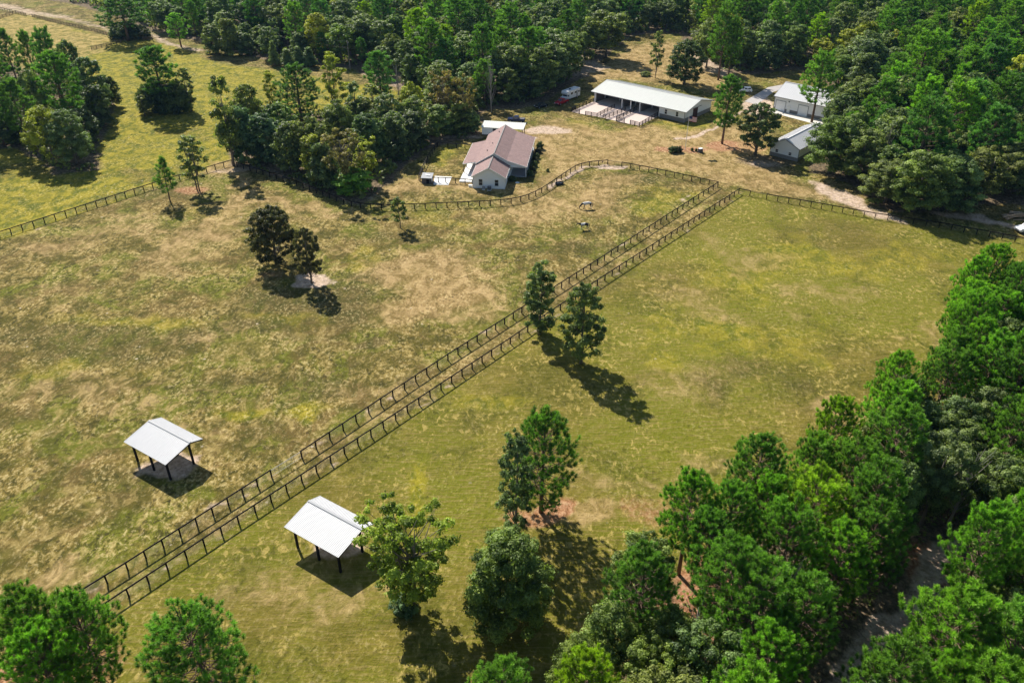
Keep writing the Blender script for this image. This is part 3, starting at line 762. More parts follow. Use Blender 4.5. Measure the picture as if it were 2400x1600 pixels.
# ------------------------------------------------------------------ long barn
def barn():
    O_ = Vector(G(1392.2, 239.2)); U_ = Vector(G(1602.8, 287.9)); rz = math.atan2(U_.y - O_.y, U_.x - O_.x)
    o = empty('stable_barn', (O_.x, O_.y, 0), rz, 'long low barn with white metal roof, open stalls and fenced pens in front', 'barn')
    L, D, he, hr = 32.5, 15.6, 3.3, 5.2; xr = 24.1
    w = MB(); t = .15
    # enclosed end room: front, sides, with wainscot below
    w.prism([(0, 1.15), (D, 1.15), (D, he), (D / 2, hr - .12), (0, he)], (0, 1, 0), (0, 0, 1), (L - t, 0, 0), (t, 0, 0))
    w.box(((xr + L - t) / 2, t / 2, (1.15 + he - .06) / 2), (L - t - xr, t, he - .06 - 1.15))
    w.box((xr + t / 2, D / 2, (he) / 2), (t, D - .3, he - .1))
    w.box((L / 2 - .08, D - t / 2, (he - .1 + 1.15) / 2 + .0), (L - .17, t, he - .1 - 1.15))
    w.prism([(0, 0), (.5, 0), (.5, he - .06), (0, he - .06)], (0, 1, 0), (0, 0, 1), (0, 0.002, 0), (t, 0, 0))
    w.build('wall', M['white_wall'], o)
    g = MB(); g.box(((xr + L) / 2, t / 2 - .01, .575), (L - xr + .02, t + .03, 1.15)); g.box((L - t / 2 + .015, D / 2 + .1, .575), (t + .03, D - .2, 1.15))
    g.box((L / 2 - .1, D - t / 2 + .01, .575), (L - .2, t + .03, 1.15)); g.build('wainscot', M['grey_band'], o)
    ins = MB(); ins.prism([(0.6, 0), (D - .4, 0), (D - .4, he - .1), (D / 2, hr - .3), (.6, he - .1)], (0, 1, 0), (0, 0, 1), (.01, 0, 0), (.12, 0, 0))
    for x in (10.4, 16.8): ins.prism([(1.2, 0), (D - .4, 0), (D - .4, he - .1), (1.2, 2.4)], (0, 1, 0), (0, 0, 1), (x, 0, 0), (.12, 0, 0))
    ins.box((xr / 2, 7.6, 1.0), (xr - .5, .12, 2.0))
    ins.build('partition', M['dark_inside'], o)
    rf = MB()
    ribbed(rf, (-1.1, -.45, he - .05), (L + .7, -.45, he - .05), (L + .7, D / 2, hr), (-1.1, D / 2, hr), .62, .05)
    ribbed(rf, (-1.1, D + .45, he - .05), (L + .7, D + .45, he - .05), (L + .7, D / 2, hr), (-1.1, D / 2, hr), .62, .05)
    roof = rf.build('roof', M['roof_barn'], o)
    rc = MB(); rc.bar((-1.1, D / 2, hr + .06), (L + .7, D / 2, hr + .06), .35, .03); rc.build('ridge_cap', M['roof_metal'], roof)
    tr = MB(); tr.bar((-1.1, -.48, he - .14), (L + .7, -.48, he - .14), .04, .14)
    tr.bar((L + .72, -.45, he - .15), (L + .72, D / 2, hr - .1), .04, .2); tr.bar((L + .72, D + .45, he - .15), (L + .72, D / 2, hr - .1), .04, .2)
    tr.box((L + .01, .02, he / 2), (.18, .18, he - .08)); tr.build('trim_boards', M['grey_trim'], o)
    for x in (.35, 10.4, 13.6, 16.9, xr - .2):
        p = MB().box((0, 0, he / 2 - .05), (.3, .3, he - .12)).build('post', M['trim'], o); p.location = (x, .25, 0)
    for x in (.35, 6, 12, 18, xr - .2):
        p = MB().box((0, 0, he / 2 + .4), (.25, .25, he + .7)).build('inner_post', M['trim'], o); p.location = (x, 5.5, 0)
    window(o, (26.2, 0, 2.0), .75, 1.3, (1, 0, 0), (0, -1, 0)); window(o, (30.0, 0, 2.0), .75, 1.3, (1, 0, 0), (0, -1, 0))
    dr = MB().box((L + .06, 6.1, 1.5), (.1, 2.6, 3.0)).build('sliding_door', M['orange_door'], o)
    MB().bar((L + .12, 4.4, 3.1), (L + .12, 9.5, 3.1), .08, .12).build('door_track', M['grey_band'], o)
    MB().box((xr / 2 + .3, D / 2 - .3, .03), (xr - .8, D - 1.4, .06)).build('stall_floor', M['concrete'], o)
    pn = MB(); pn.box((21.5, 6.2, 2.2), (3.5, .1, 1.0)); pn.box((7.0, 6.2, 2.5), (2.6, .1, .5)); pn.build('tack_panel', M['trim'], o)
    return o
barn()
sheet('pen_floor', [(1391, 239), (1339, 262), (1360, 267), (1405, 275), (1440, 283), (1475, 291), (1497, 296), (1544, 272), (1470, 256)], M['pen_floor'], .05)
_bf = dict(rails=(1.28, .95, .62, .30), wire=False, step=2.2, rail_h=.15, group='board fences of the barn pens')
def pf(pts, label): fence('pen_fence', pts, label, **_bf)
pf([(1391, 240), (1366, 251), (1340, 262)], 'black board fence closing the left side of the barn pens')
pf([(1340, 262), (1358, 267)], 'short black board fence at the front left corner of the barn pens')
pf([(1372, 271), (1399, 276)], 'black board fence in front of the left barn pen, right of the pen opening')
pf([(1399, 276), (1440, 254)], 'black board fence dividing the left barn pen from the narrow pen')
pf([(1413, 279), (1418, 280), (1465, 262)], 'black board fence on the left of the central barn walkway')
pf([(1444, 283), (1493, 259)], 'black board fence on the right of the central barn walkway')
pf([(1444, 284), (1463, 288)], 'short black board fence at the front left of the right barn pen')
pf([(1477, 292), (1498, 298)], 'short black board fence at the front right corner of the barn pens')
pf([(1498, 298), (1541, 273)], 'black board fence closing the right side of the barn pens')

# ------------------------------------------------------------------ garage building and shed
def gable_building(name, label, cat, O_, rz, L, D, he, hr, wall, front_is_eave=True):
    o = empty(name, (O_[0], O_[1], 0), rz, label, cat)
    w = MB()
    w.prism([(0, .95), (D, .95), (D, he), (D / 2, hr - .1), (0, he)], (0, 1, 0), (0, 0, 1), (0, 0, 0), (L, 0, 0)); w.build('wall', M[wall], o)
    g = MB(); g.box((L / 2, D / 2, .475), (L + .05, D + .05, .95)); g.build('wainscot', M['grey_band'], o)
    rf = MB(); e = .3
    dz = (hr - he) / (D / 2) * e
    ribbed(rf, (-e, -e, he - dz), (L + e, -e, he - dz), (L + e, D / 2, hr), (-e, D / 2, hr), .6, .05)
    ribbed(rf, (-e, D + e, he - dz), (L + e, D + e, he - dz), (L + e, D / 2, hr), (-e, D / 2, hr), .6, .05)
    roof = rf.build('roof', M['roof_metal'], o)
    rc = MB(); rc.bar((-e, D / 2, hr + .06), (L + e, D / 2, hr + .06), .35, .03); rc.build('ridge_cap', M['roof_metal'], roof)
    t = MB()
    for x in (-e - .02, L + e + .02):
        t.bar((x, -e, he - dz - .1), (x, D / 2, hr - .1), .04, .2); t.bar((x, D + e, he - dz - .1), (x, D / 2, hr - .1), .04, .2)
    t.bar((-e, -e - .03, he - dz - .1), (L + e, -e - .03, he - dz - .1), .04, .16)
    for x in (.06, L - .06): t.box((x, -.04, he / 2), (.16, .1, he - .1))
    t.build('trim_boards', M['grey_trim'], o)
    return o
S0 = G(1811.6, 256.8)
o = gable_building('garage_building', 'large white metal garage with roll-up doors and a pine in front', 'garage', S0, math.radians(-43.5), 21.0, 12.0, 4.3, 7.2, 'white_wall')
def rollup(o, x0, x1, h):
    f = MB(); f.box(((x0 + x1) / 2, -.04, h + .08), (x1 - x0 + .3, .1, .16)); f.box((x0 - .08, -.04, h / 2), (.16, .1, h)); f.box((x1 + .08, -.04, h / 2), (.16, .1, h))
    fr = f.build('garage_door', M['grey_trim'], o)
    d = MB().box(((x0 + x1) / 2, -.03, h / 2), (x1 - x0, .06, h))
    for k in range(1, 5): d.box(((x0 + x1) / 2, -.065, h * k / 5), (x1 - x0 - .04, .02, .03))
    d.build('door_panel', M['white_wall'], fr)
rollup(o, .7, 3.7, 3.0); rollup(o, 8.0, 11.0, 3.0); rollup(o, 16.4, 19.4, 3.0)
d = MB().box((4.9, -.04, 1.05), (1.0, .08, 2.1)).build('door', M['trim'], o)
MB().box((4.55, -.1, 1.0), (.08, .06, .12)).build('handle', M['ac_metal'], d)
MB().box((4.8, -.1, 3.3), (.3, .18, .3)).build('wall_lamp', M['ac_metal'], o)
S1 = G(1802.8, 362.8)
o = gable_building('storage_shed', 'blue-white gabled shed with two small square windows, half hidden by trees', 'shed', (0, 0), 0, 19.0, 7.8, 3.45, 5.15, 'white_wall')
# long axis runs away from the visible gable; the gable wall is the local x = 0 side
gr = math.radians(-42.9) + math.radians(90)
ca, sa = math.cos(gr), math.sin(gr)
far = Vector(S1) + Vector((math.cos(gr - math.pi / 2), math.sin(gr - math.pi / 2))) * 7.8
o.location = (far.x, far.y, 0); o.rotation_euler = (0, 0, gr)
for y in (7.8 - 1.9, 7.8 - 5.6): window(o, (0, y, 1.55), .7, .75, (0, 1, 0), (-1, 0, 0))
sheet('garage_apron', [(1800, 262), (1812, 257), (1935, 284), (1925, 296), (1890, 286)], M['concrete'], .05)
sheet('gravel_drive', [(1745, 238), (1800, 205), (1850, 196), (1852, 204), (1812, 216), (1775, 246)], M['gravel'], .03)

# ------------------------------------------------------------------ poles, flag, planting
fl = empty('flagpole', (*G(1605.6, 352), 0), 0, 'tall thin white flagpole with striped flag in front of the barn', 'flagpole')
MB().tube([(0, 0, 0), (0, 0, 9.3)], [.08, .05], 10).build('pole', M['pole_metal'], fl)
MB().tube([(0, 0, 9.3), (0, 0, 9.36), (0, 0, 9.45)], [.03, .1, .02], 10).build('finial', M['pole_metal'], fl)
m, nt, b = mat_new('striped_flag_cloth')
tc = N(nt, "ShaderNodeTexCoord"); sx = N(nt, "ShaderNodeSeparateXYZ"); nt.links.new(tc.outputs["UV"], sx.inputs[0])
def _m(op, a, v):
    n = N(nt, "ShaderNodeMath", operation=op)
    if isinstance(a, float): n.inputs[0].default_value = a
    else: nt.links.new(a, n.inputs[0])
    if isinstance(v, (float, int)): n.inputs[1].default_value = v
    else: nt.links.new(v, n.inputs[1])
    return n.outputs[0]
st = _m('MODULO', _m('FLOOR', _m('MULTIPLY', sx.outputs[1], 13), 0), 2)
mx = N(nt, "ShaderNodeMix", data_type='RGBA'); mx.inputs[6].default_value = (.45, .03, .05, 1); mx.inputs[7].default_value = (.8, .8, .78, 1)
nt.links.new(st, mx.inputs[0])
can = _m('MULTIPLY', _m('LESS_THAN', sx.outputs[0], .4), _m('GREATER_THAN', sx.outputs[1], .46))
m2 = N(nt, "ShaderNodeMix", data_type='RGBA'); nt.links.new(can, m2.inputs[0]); nt.links.new(mx.outputs[2], m2.inputs[6]); m2.inputs[7].default_value = (.02, .03, .12, 1)
nt.links.new(m2.outputs[2], b.inputs["Base Color"]); b.inputs["Roughness"].default_value = .8
nx, nz_ = 16, 8; V = []; F = []; UV = []
for i in range(nx + 1):
    for j in range(nz_ + 1):
        x = 2.3 * i / nx; V.append((.08 + x * .93, .22 * math.sin(x * 3.2) * (x / 2.3 + .15), 7.85 + 1.35 * j / nz_ - .16 * x))
for i in range(nx):
    for j in range(nz_):
        a = i * (nz_ + 1) + j; F.append((a, a + nz_ + 1, a + nz_ + 2, a + 1)); UV += [(i / nx, j / nz_), ((i + 1) / nx, j / nz_), ((i + 1) / nx, (j + 1) / nz_), (i / nx, (j + 1) / nz_)]
me = bpy.data.meshes.new('flag'); me.from_pydata(V, [], F); uv = me.uv_layers.new(name='UVMap')
uv.data.foreach_set("uv", np.array(UV, dtype=np.float32).ravel()); me.materials.append(m)
link_mesh('flag', me, fl)

up = empty('utility_pole', (*G(821, 165), 0), math.radians(-60), 'grey wooden utility pole with crossarm at the forest edge', 'pole')
MB().tube([(0, 0, 0), (0, 0, 10.2)], [.19, .13], 10).build('pole', M['pole_wood'], up)
MB().box((0, .02, 9.6), (2.4, .12, .14)).build('crossarm', M['pole_wood'], up)
ins = MB()
for x in (-1.05, 0, 1.05): ins.tube([(x, .02, 9.67), (x, .02, 9.87)], [.05, .04], 8)
ins.build('insulators', M['trim'], up)
wr = MB(); a0 = Vector((*G(821, 165), 9.85)); a1 = Vector((*G(560, 100), 9.85))
for dz in (0, -1.9, -2.3):
    pr = None
    for k in range(17):
        t = k / 16; p = a0.lerp(a1, t) + Vector((0, 0, dz - 1.4 * 4 * t * (1 - t)))
        if pr is not None: wr.bar(pr, p, .03)
        pr = p
w_ = wr.build('power_line', M['wire']); tag(w_, 'thin overhead power lines running left from the utility pole', 'wires')

def trough(px, py, label):
    o = empty('water_trough', (*G(px, py), 0), .4, label, 'trough')
    mb = MB(); n = 20
    V = []; F = []
    prof = [(1.0, 0), (1.08, .5), (1.0, .5), (.92, .08), (0.001, .08)]
    for r_, z in prof:
        for k in range(n): V.append((1.05 * r_ * math.cos(2 * math.pi * k / n), .62 * r_ * math.sin(2 * math.pi * k / n), z))
    for i in range(len(prof) - 1):
        for k in range(n): F.append((i * n + k, i * n + (k + 1) % n, (i + 1) * n + (k + 1) % n, (i + 1) * n + k))
    mb.add(V, F); mb.build('tub', M['bale'], o)
    MB().tube([(0, 0, .36), (0, 0, .38)], [.55, .55], 16).build('water', M['glass'], o)
trough(1311, 432, 'black oval water tub under the curved paddock fence')
o = empty('pump_cover', (*G(1641, 357), 0), .5, 'dark block with pale top at the right end of the flagpole bed', 'utility box')
MB().box((0, 0, .5), (1.2, .9, 1.0), taper=.88).build('casing', M['ac_metal'], o, bevel=.05)
MB().box((0, 0, 1.04), (1.12, .84, .1)).build('lid', M['trim'], o, bevel=.02)
o = empty('stone_marker', (*G(1411.5, 386), 0), .2, 'small brown feed bucket hanging by the gate in the curved fence', 'bucket')
MB().tube([(0, -.12, .55), (0, -.12, .95)], [.14, .18], 10).build('bucket', M['brown_wood'], o)
o.name = 'feed_bucket'

# ------------------------------------------------------------------ vehicles
def wheel(parent, x, y, r=.36, w=.24):
    t = MB().tube([(0, -w / 2, 0), (0, w / 2, 0)], [r, r], 18).build('wheel', M['tyre'], parent, bevel=0); t.location = (x, y, r)
    MB().tube([(0, -w / 2 - .01, 0), (0, w / 2 + .01, 0)], [r * .58, r * .58], 14).build('rim', M['rim'], t)
def car(name, kind, paint, loc, rz, label, cat, s=1.0):
    """x forward"""
    o = empty(name, loc, rz, label, cat)
    if kind == 'suv':
        body = [(-2.2, .35), (2.2, .35), (2.25, .75), (2.05, .98), (1.1, 1.08), (-2.2, 1.1), (-2.28, .7)]
        cab = [(-2.1, 1.08), (1.05, 1.07), (.35, 1.62), (-.3, 1.70), (-1.7, 1.66)]; wx = (-1.4, 1.4)
    elif kind == 'pickup':
        body = [(-2.75, .45), (2.7, .45), (2.75, .9), (2.55, 1.12), (1.25, 1.2), (-.7, 1.2), (-.7, 1.18), (-2.75, 1.18)]
        cab = [(-.85, 1.18), (1.2, 1.18), (.55, 1.82), (-.1, 1.88), (-.75, 1.85)]; wx = (-1.75, 1.75)
    else:
        body = [(-2.2, .3), (2.2, .3), (2.25, .6), (2.0, .85), (1.0, .95), (-1.5, .98), (-2.2, .95), (-2.3, .6)]
        cab = [(-1.55, .96), (.95, .94), (.25, 1.40), (-.3, 1.46), (-.95, 1.42)]; wx = (-1.4, 1.4)
    hw = .93
    MB().prism([(p[0] * s, p[1] * s) for p in body], (1, 0, 0), (0, 0, 1), (0, -hw * s, 0), (0, 2 * hw * s, 0)).build('body', M[paint], o, bevel=.06)
    c = MB(); iw = .80
    A = [(p[0] * s, p[1] * s) for p in cab]; n = len(A)
    V = []
    for sg in (-1, 1):
        for i, (x, z) in enumerate(A): V.append((x, sg * s * (hw - .04 if i < 2 else iw - .04), z))
    c.add(V, [tuple(range(n - 1, -1, -1)), tuple(range(n, 2 * n))] + [(i, (i + 1) % n, n + (i + 1) % n, n + i) for i in range(n)])
    cabo = c.build('cabin', M[paint], o)
    g = MB()
    x0, x1 = A[0][0], A[1][0]; zt = max(p[1] for p in A); zb = A[0][1]
    fr, to = A[1], A[2]     # windscreen
    def q(a, b, k0, k1, off, wy0, wy1):
        p0 = (a[0] + (b[0] - a[0]) * k0, a[1] + (b[1] - a[1]) * k0); p1 = (a[0] + (b[0] - a[0]) * k1, a[1] + (b[1] - a[1]) * k1)
        g.slab([(p0[0] + off, -wy0, p0[1] + .015), (p0[0] + off, wy0, p0[1] + .015), (p1[0] + off, wy1, p1[1] + .015), (p1[0] + off, -wy1, p1[1] + .015)], .02)
    q(fr, to, .12, .9, .015, .78 * s, .68 * s)
    q(A[0], A[-1], .2, .9, -.02, .76 * s, .68 * s)
    for sg in (-1, 1):
        xs0 = A[0][0] + .35 * s; xs1 = A[2][0] + .05 * s; mid = (xs0 + xs1) / 2
        for a_, b_ in ((xs0, mid - .05), (mid + .05, xs1)):
            yb = sg * s * (hw - .015); yt = sg * s * (iw - .03)
            zz0 = zb + .1 * s; zz1 = zb + (zt - zb) * .80
            yb = sg * s * ((hw - .04) + (iw - hw) * .18 + .012); yt = sg * s * ((hw - .04) + (iw - hw) * .80 + .012)
            g.add([(a_, yb, zz0), (b_, yb, zz0), (b_ - .08, yt, zz1), (a_ + .08, yt, zz1), (a_, yb - sg * .03, zz0), (b_, yb - sg * .03, zz0), (b_ - .08, yt - sg * .03, zz1), (a_ + .08, yt - sg * .03, zz1)],
                  [(0, 1, 2, 3), (7, 6, 5, 4), (0, 4, 5, 1), (1, 5, 6, 2), (2, 6, 7, 3), (3, 7, 4, 0)])
    g.build('window_glass', M['glass'], cabo)
    if kind == 'pickup':
        MB().box((-1.75 * s, 0, 1.19 * s), (1.7 * s, 1.5 * s, .03)).build('truck_bed', M['ac_metal'], o)
    for x in wx:
        for sg in (-1, 1): wheel(o, x * s, sg * (hw - .08) * s, .38 * s if kind != 'sedan' else .33 * s)
    fx = max(p[0] for p in body) * s
    for sg in (-1, 1): MB().box((fx - .03, sg * .68 * s, .78 * s), (.1, .34 * s, .18 * s)).build('headlight', M['lamp_glass'], o)
    MB().box((fx - .02, 0, .62 * s), (.08, .8 * s, .25 * s)).build('grille', M['ac_metal'], o)
    return o
def heading(a, b):
    A, B = Vector(G(*a)), Vector(G(*b)); return math.atan2(B.y - A.y, B.x - A.x)
car('parked_suv', 'suv', 'car_white', (*G(1746, 216), 0), math.radians(172), 'white suv parked on the shaded gravel near the garage', 'car', .95)
hd = heading((1326, 238), (1304, 246))
car('pickup_truck', 'pickup', 'car_red', (*G(1316, 244), 0), hd, 'dark red pickup parked in front of the white motorhome', 'pickup', .95)
car('pickup_truck', 'pickup', 'car_navy', (*G(1210, 286), 0), math.radians(172), 'navy blue pickup parked in the shade behind the small cabin', 'pickup', .95)
car('parked_car', 'sedan', 'car_black', (*G(1268, 252), 0), math.radians(215), 'black car in deep shade under the trees left of the red pickup', 'car', .95)
car('pickup_truck', 'pickup', 'car_white', (G(2384, 545)[0] + 2.6, G(2384, 545)[1] + .6, 0), math.radians(192), 'white truck cut off by the right edge of the photo', 'truck', 1.05)
car('parked_suv', 'suv', 'car_white', (*G(2372, 162), 0), math.radians(-100), 'pale suv facing us between tree trunks in the upper right corner', 'car', 1.0)
def motorhome():
    hd = heading((1354, 228), (1312, 243))
    c = G(1336, 232)
    o = empty('motorhome', (c[0], c[1], 0), hd, 'white motorhome with over-cab bunk parked in tree shade left of the barn', 'motorhome')
    MB().prism([(-3.7, .6), (1.9, .6), (1.9, 1.9), (3.0, 2.05), (3.25, 2.5), (2.9, 3.05), (-3.7, 3.1)], (1, 0, 0), (0, 0, 1), (0, -1.2, 0), (0, 2.4, 0)).build('coach_body', M['car_white'], o, bevel=.05)
    cab = MB().prism([(1.92, .5), (3.9, .5), (3.95, 1.0), (3.75, 1.25), (2.95, 1.35), (2.55, 1.9), (1.92, 1.9)], (1, 0, 0), (0, 0, 1), (0, -.98, 0), (0, 1.96, 0)).build('cab', M['car_white'], o, bevel=.04)
    g = MB(); g.slab([(2.92, -.85, 1.42), (2.92, .85, 1.42), (2.62, .78, 1.86), (2.62, -.78, 1.86)], .03)
    for sg in (-1, 1): g.box((2.3, sg * .985, 1.6), (.6, .03, .42))
    g.build('windscreen', M['glass'], cab)
    for x, w_, sg in ((.7, 1.0, -1), (-1.0, .7, -1), (.7, 1.0, 1), (-1.2, .9, 1), (-3.0, .7, 1), (-2.9, .5, -1)):
        MB().box((x, sg * 1.205, 2.1), (w_, .03, .6)).build('side_window', M['glass'], o)
    MB().box((-2.0, 1.21, 1.6), (.65, .04, 1.9)).build('door', M['grey_trim'], o)
    MB().box((-2.0, 0, 3.25), (.9, .7, .28)).build('roof_unit', M['trim'], o, bevel=.03)
    MB().box((.3, 0, 3.2), (.6, .6, .16)).build('roof_vent', M['glass'], o)
    for x in (-2.3, 3.0):
        for sg in (-1, 1): wheel(o, x, sg * 1.0, .42, .3)
    for sg in (-1, 1): MB().box((3.92, sg * .7, .85), (.1, .3, .2)).build('headlight', M['lamp_glass'], o)
motorhome()
# brush pile at the right edge
o = empty('log_pile', (*G(2378, 512), 0), 0, 'heap of cut logs and planks at the right edge beyond the paddock fence', 'log pile')
lg = MB()
for k in range(16):
    a = rnd.uniform(-.5, .7); L_ = rnd.uniform(2, 4.5); c = Vector((rnd.uniform(-2, 3), rnd.uniform(-1.5, 1.8), .2 + .25 * (k % 4)))
    d = Vector((math.cos(a), math.sin(a), rnd.uniform(-.1, .15))) * L_ / 2; lg.tube([c - d, c + d], [rnd.uniform(.1, .22)] * 2, 7)
lg.build('logs', M['log'], o)

# ------------------------------------------------------------------ horses
def horse_material(seed, blk):
    m, nt, b = mat_new('piebald_coat_%d' % seed)
    tc = N(nt, "ShaderNodeTexCoord"); L = nt.links.new
    nz = N(nt, "ShaderNodeTexNoise"); nz.inputs["Scale"].default_value = 1.6; nz.inputs["Detail"].default_value = 1.5
    mp = N(nt, "ShaderNodeMapping"); mp.inputs[1].default_value = (seed, seed * 2.3, 0); L(tc.outputs["Object"], mp.inputs[0]); L(mp.outputs[0], nz.inputs[0])
    fac = None
    for (c, r) in blk:       # large dark patches: head and neck, flank, rump
        vd = N(nt, "ShaderNodeVectorMath", operation='DISTANCE'); L(tc.outputs["Object"], vd.inputs[0]); vd.inputs[1].default_value = c
        s = N(nt, "ShaderNodeMath", operation='MULTIPLY_ADD'); L(nz.outputs[0], s.inputs[0]); s.inputs[1].default_value = .35; s.inputs[2].default_value = r - .175
        lt = N(nt, "ShaderNodeMath", operation='LESS_THAN'); L(vd.outputs["Value"], lt.inputs[0]); L(s.outputs[0], lt.inputs[1])
        if fac is None: fac = lt.outputs[0]
        else:
            mxn = N(nt, "ShaderNodeMath", operation='MAXIMUM'); L(fac, mxn.inputs[0]); L(lt.outputs[0], mxn.inputs[1]); fac = mxn.outputs[0]
    mx = N(nt, "ShaderNodeMix", data_type='RGBA'); L(fac, mx.inputs[0]); mx.inputs[6].default_value = (.66, .63, .60, 1); mx.inputs[7].default_value = (.014, .011, .012, 1)
    L(mx.outputs[2], b.inputs["Base Color"]); b.inputs["Roughness"].default_value = .6
    return m
def horse(loc, rz, label, graze, blk, seed, s=1.0):
    o = empty('horse', loc, rz, label, 'horse', 'piebald horses grazing in the left paddock')
    o.scale = (s, s, s)
    P_ = {}; E = []; vs = []; rs = []
    def v(n, co, r, par=None):
        P_[n] = len(vs); vs.append(co); rs.append(r)
        if par is not None: E.append((P_[par], P_[n]))
    v('mid', (0, 0, 1.10), (.30, .34)); v('rib', (.32, 0, 1.08), (.29, .36), 'mid'); v('chest', (.62, 0, 1.12), (.25, .34), 'rib'); v('loin', (-.32, 0, 1.16), (.27, .29), 'mid'); v('rump', (-.66, 0, 1.17), (.27, .30), 'loin'); v('dock', (-.90, 0, 1.14), (.14, .16), 'rump')
    if graze:
        v('n1', (.86, 0, 1.14), (.15, .23), 'chest'); v('n2', (1.12, 0, .92), (.11, .17), 'n1'); v('n3', (1.34, 0, .66), (.09, .13), 'n2'); v('poll', (1.48, 0, .50), (.09, .12), 'n3')
        v('eye', (1.52, 0, .36), (.09, .12), 'poll'); v('nose', (1.50, 0, .16), (.06, .075), 'eye'); v('muz', (1.49, 0, .07), (.055, .06), 'nose')
    else:
        v('n1', (.86, 0, 1.22), (.15, .22), 'chest'); v('n2', (1.12, 0, 1.30), (.11, .16), 'n1'); v('n3', (1.34, 0, 1.36), (.09, .12), 'n2'); v('poll', (1.48, 0, 1.36), (.09, .11), 'n3')
        v('eye', (1.60, 0, 1.25), (.09, .11), 'poll'); v('nose', (1.76, 0, 1.03), (.06, .075), 'eye'); v('muz', (1.81, 0, .95), (.055, .06), 'nose')
    for sg, fx, hx in ((1, .06, -.05), (-1, -.10, .12)):
        k = 'L' if sg > 0 else 'R'
        v('sh' + k, (.60, sg * .16, .92), (.12, .15), 'chest'); v('fe' + k, (.60 + fx * .3, sg * .19, .72), (.085, .10), 'sh' + k); v('fk' + k, (.63 + fx, sg * .19, .43), (.058, .06), 'fe' + k)
        v('fc' + k, (.62 + fx * 1.2, sg * .19, .24), (.038, .04), 'fk' + k); v('ff' + k, (.63 + fx * 1.4, sg * .19, .10), (.048, .05), 'fc' + k); v('fh' + k, (.67 + fx * 1.5, sg * .19, .03), (.06, .055), 'ff' + k)
        v('hp' + k, (-.66, sg * .15, .95), (.16, .19), 'rump'); v('st' + k, (-.58 + hx * .4, sg * .19, .74), (.10, .13), 'hp' + k); v('hk' + k, (-.80 + hx, sg * .19, .49), (.058, .07), 'st' + k)
        v('hc' + k, (-.78 + hx, sg * .19, .26), (.042, .045), 'hk' + k); v('hf' + k, (-.77 + hx, sg * .19, .10), (.05, .05), 'hc' + k); v('hh' + k, (-.73 + hx, sg * .19, .03), (.06, .055), 'hf' + k)
    me = bpy.data.meshes.new('body'); me.from_pydata(vs, E, [])
    b = link_mesh('body', me, o); me.materials.append(horse_material(seed, blk))
    sk = b.modifiers.new('skin', 'SKIN'); sk.use_smooth_shade = True
    for i, sv in enumerate(me.skin_vertices[0].data): sv.radius = rs[i]; sv.use_root = (i == 0)
    sb = b.modifiers.new('sub', 'SUBSURF'); sb.levels = 2; sb.render_levels = 2
    bk = M['car_black']
    MB().tube([(-.95, 0, 1.20), (-1.06, 0, 1.05), (-1.10, 0, .75), (-1.06, 0, .42)], [.05, .08, .10, .02], 8).build('tail', M['ac_metal'], o, smooth=True)
    mn = MB()
    ks = ['n1', 'n2', 'n3', 'poll']
    for a, c in zip(ks[:-1], ks[1:]):
        A, B = Vector(vs[P_[a]]), Vector(vs[P_[c]]); d = (B - A).normalized(); upv = Vector((-d.z, 0, d.x)); upv = upv if upv.z > 0 else -upv
        mn.bar(A + upv * rs[P_[a]][1] * .95, B + upv * rs[P_[c]][1] * .95, .07, .10, up=upv)
    mn.build('mane', M['ac_metal'], o)
    pe = Vector(vs[P_['poll']]); er = MB()
    for sg in (-1, 1): er.tube([pe + Vector((-.03, sg * .06, .08)), pe + Vector((.0, sg * .09, .17)), pe + Vector((.03, sg * .09, .25))], [.03, .035, .006], 6)
    er.build('ears', M['ac_metal'], o)
    e2 = Vector(vs[P_['eye']]); ey = MB()
    for sg in (-1, 1): ey.tube([e2 + Vector((0, sg * .08, .03)), e2 + Vector((0, sg * .11, .03))], [.028, .02], 8)
    ey.build('eyes', M['glass'], o)
    hf = MB()
    for k in ('L', 'R'):
        for q in ('fh', 'hh'):
            c = Vector(vs[P_[q + k]]); hf.tube([(c.x, c.y, 0), (c.x - .01, c.y, .07)], [.075, .055], 8)
    hf.build('hooves', M['ac_metal'], o)
horse((*G(1376, 489), 0), math.radians(186), 'white and black horse with its head down, farther of the two', True,
      [((1.35, 0, .5), .85), ((.62, 0, .55), .42), ((-.50, 0, .95), .36), ((-.98, 0, 1.1), .30), ((-.75, 0, .35), .30), ((.05, 0, 1.25), .16)], 1, 1.15)
horse((*G(1369, 537), 0), math.radians(192), 'smaller white and black horse walking with neck level, nearer the lane', False,
      [((1.5, 0, 1.2), .80), ((-.45, 0, 1.0), .48), ((.42, 0, .88), .40), ((-.75, 0, .35), .30)], 3, 1.02)

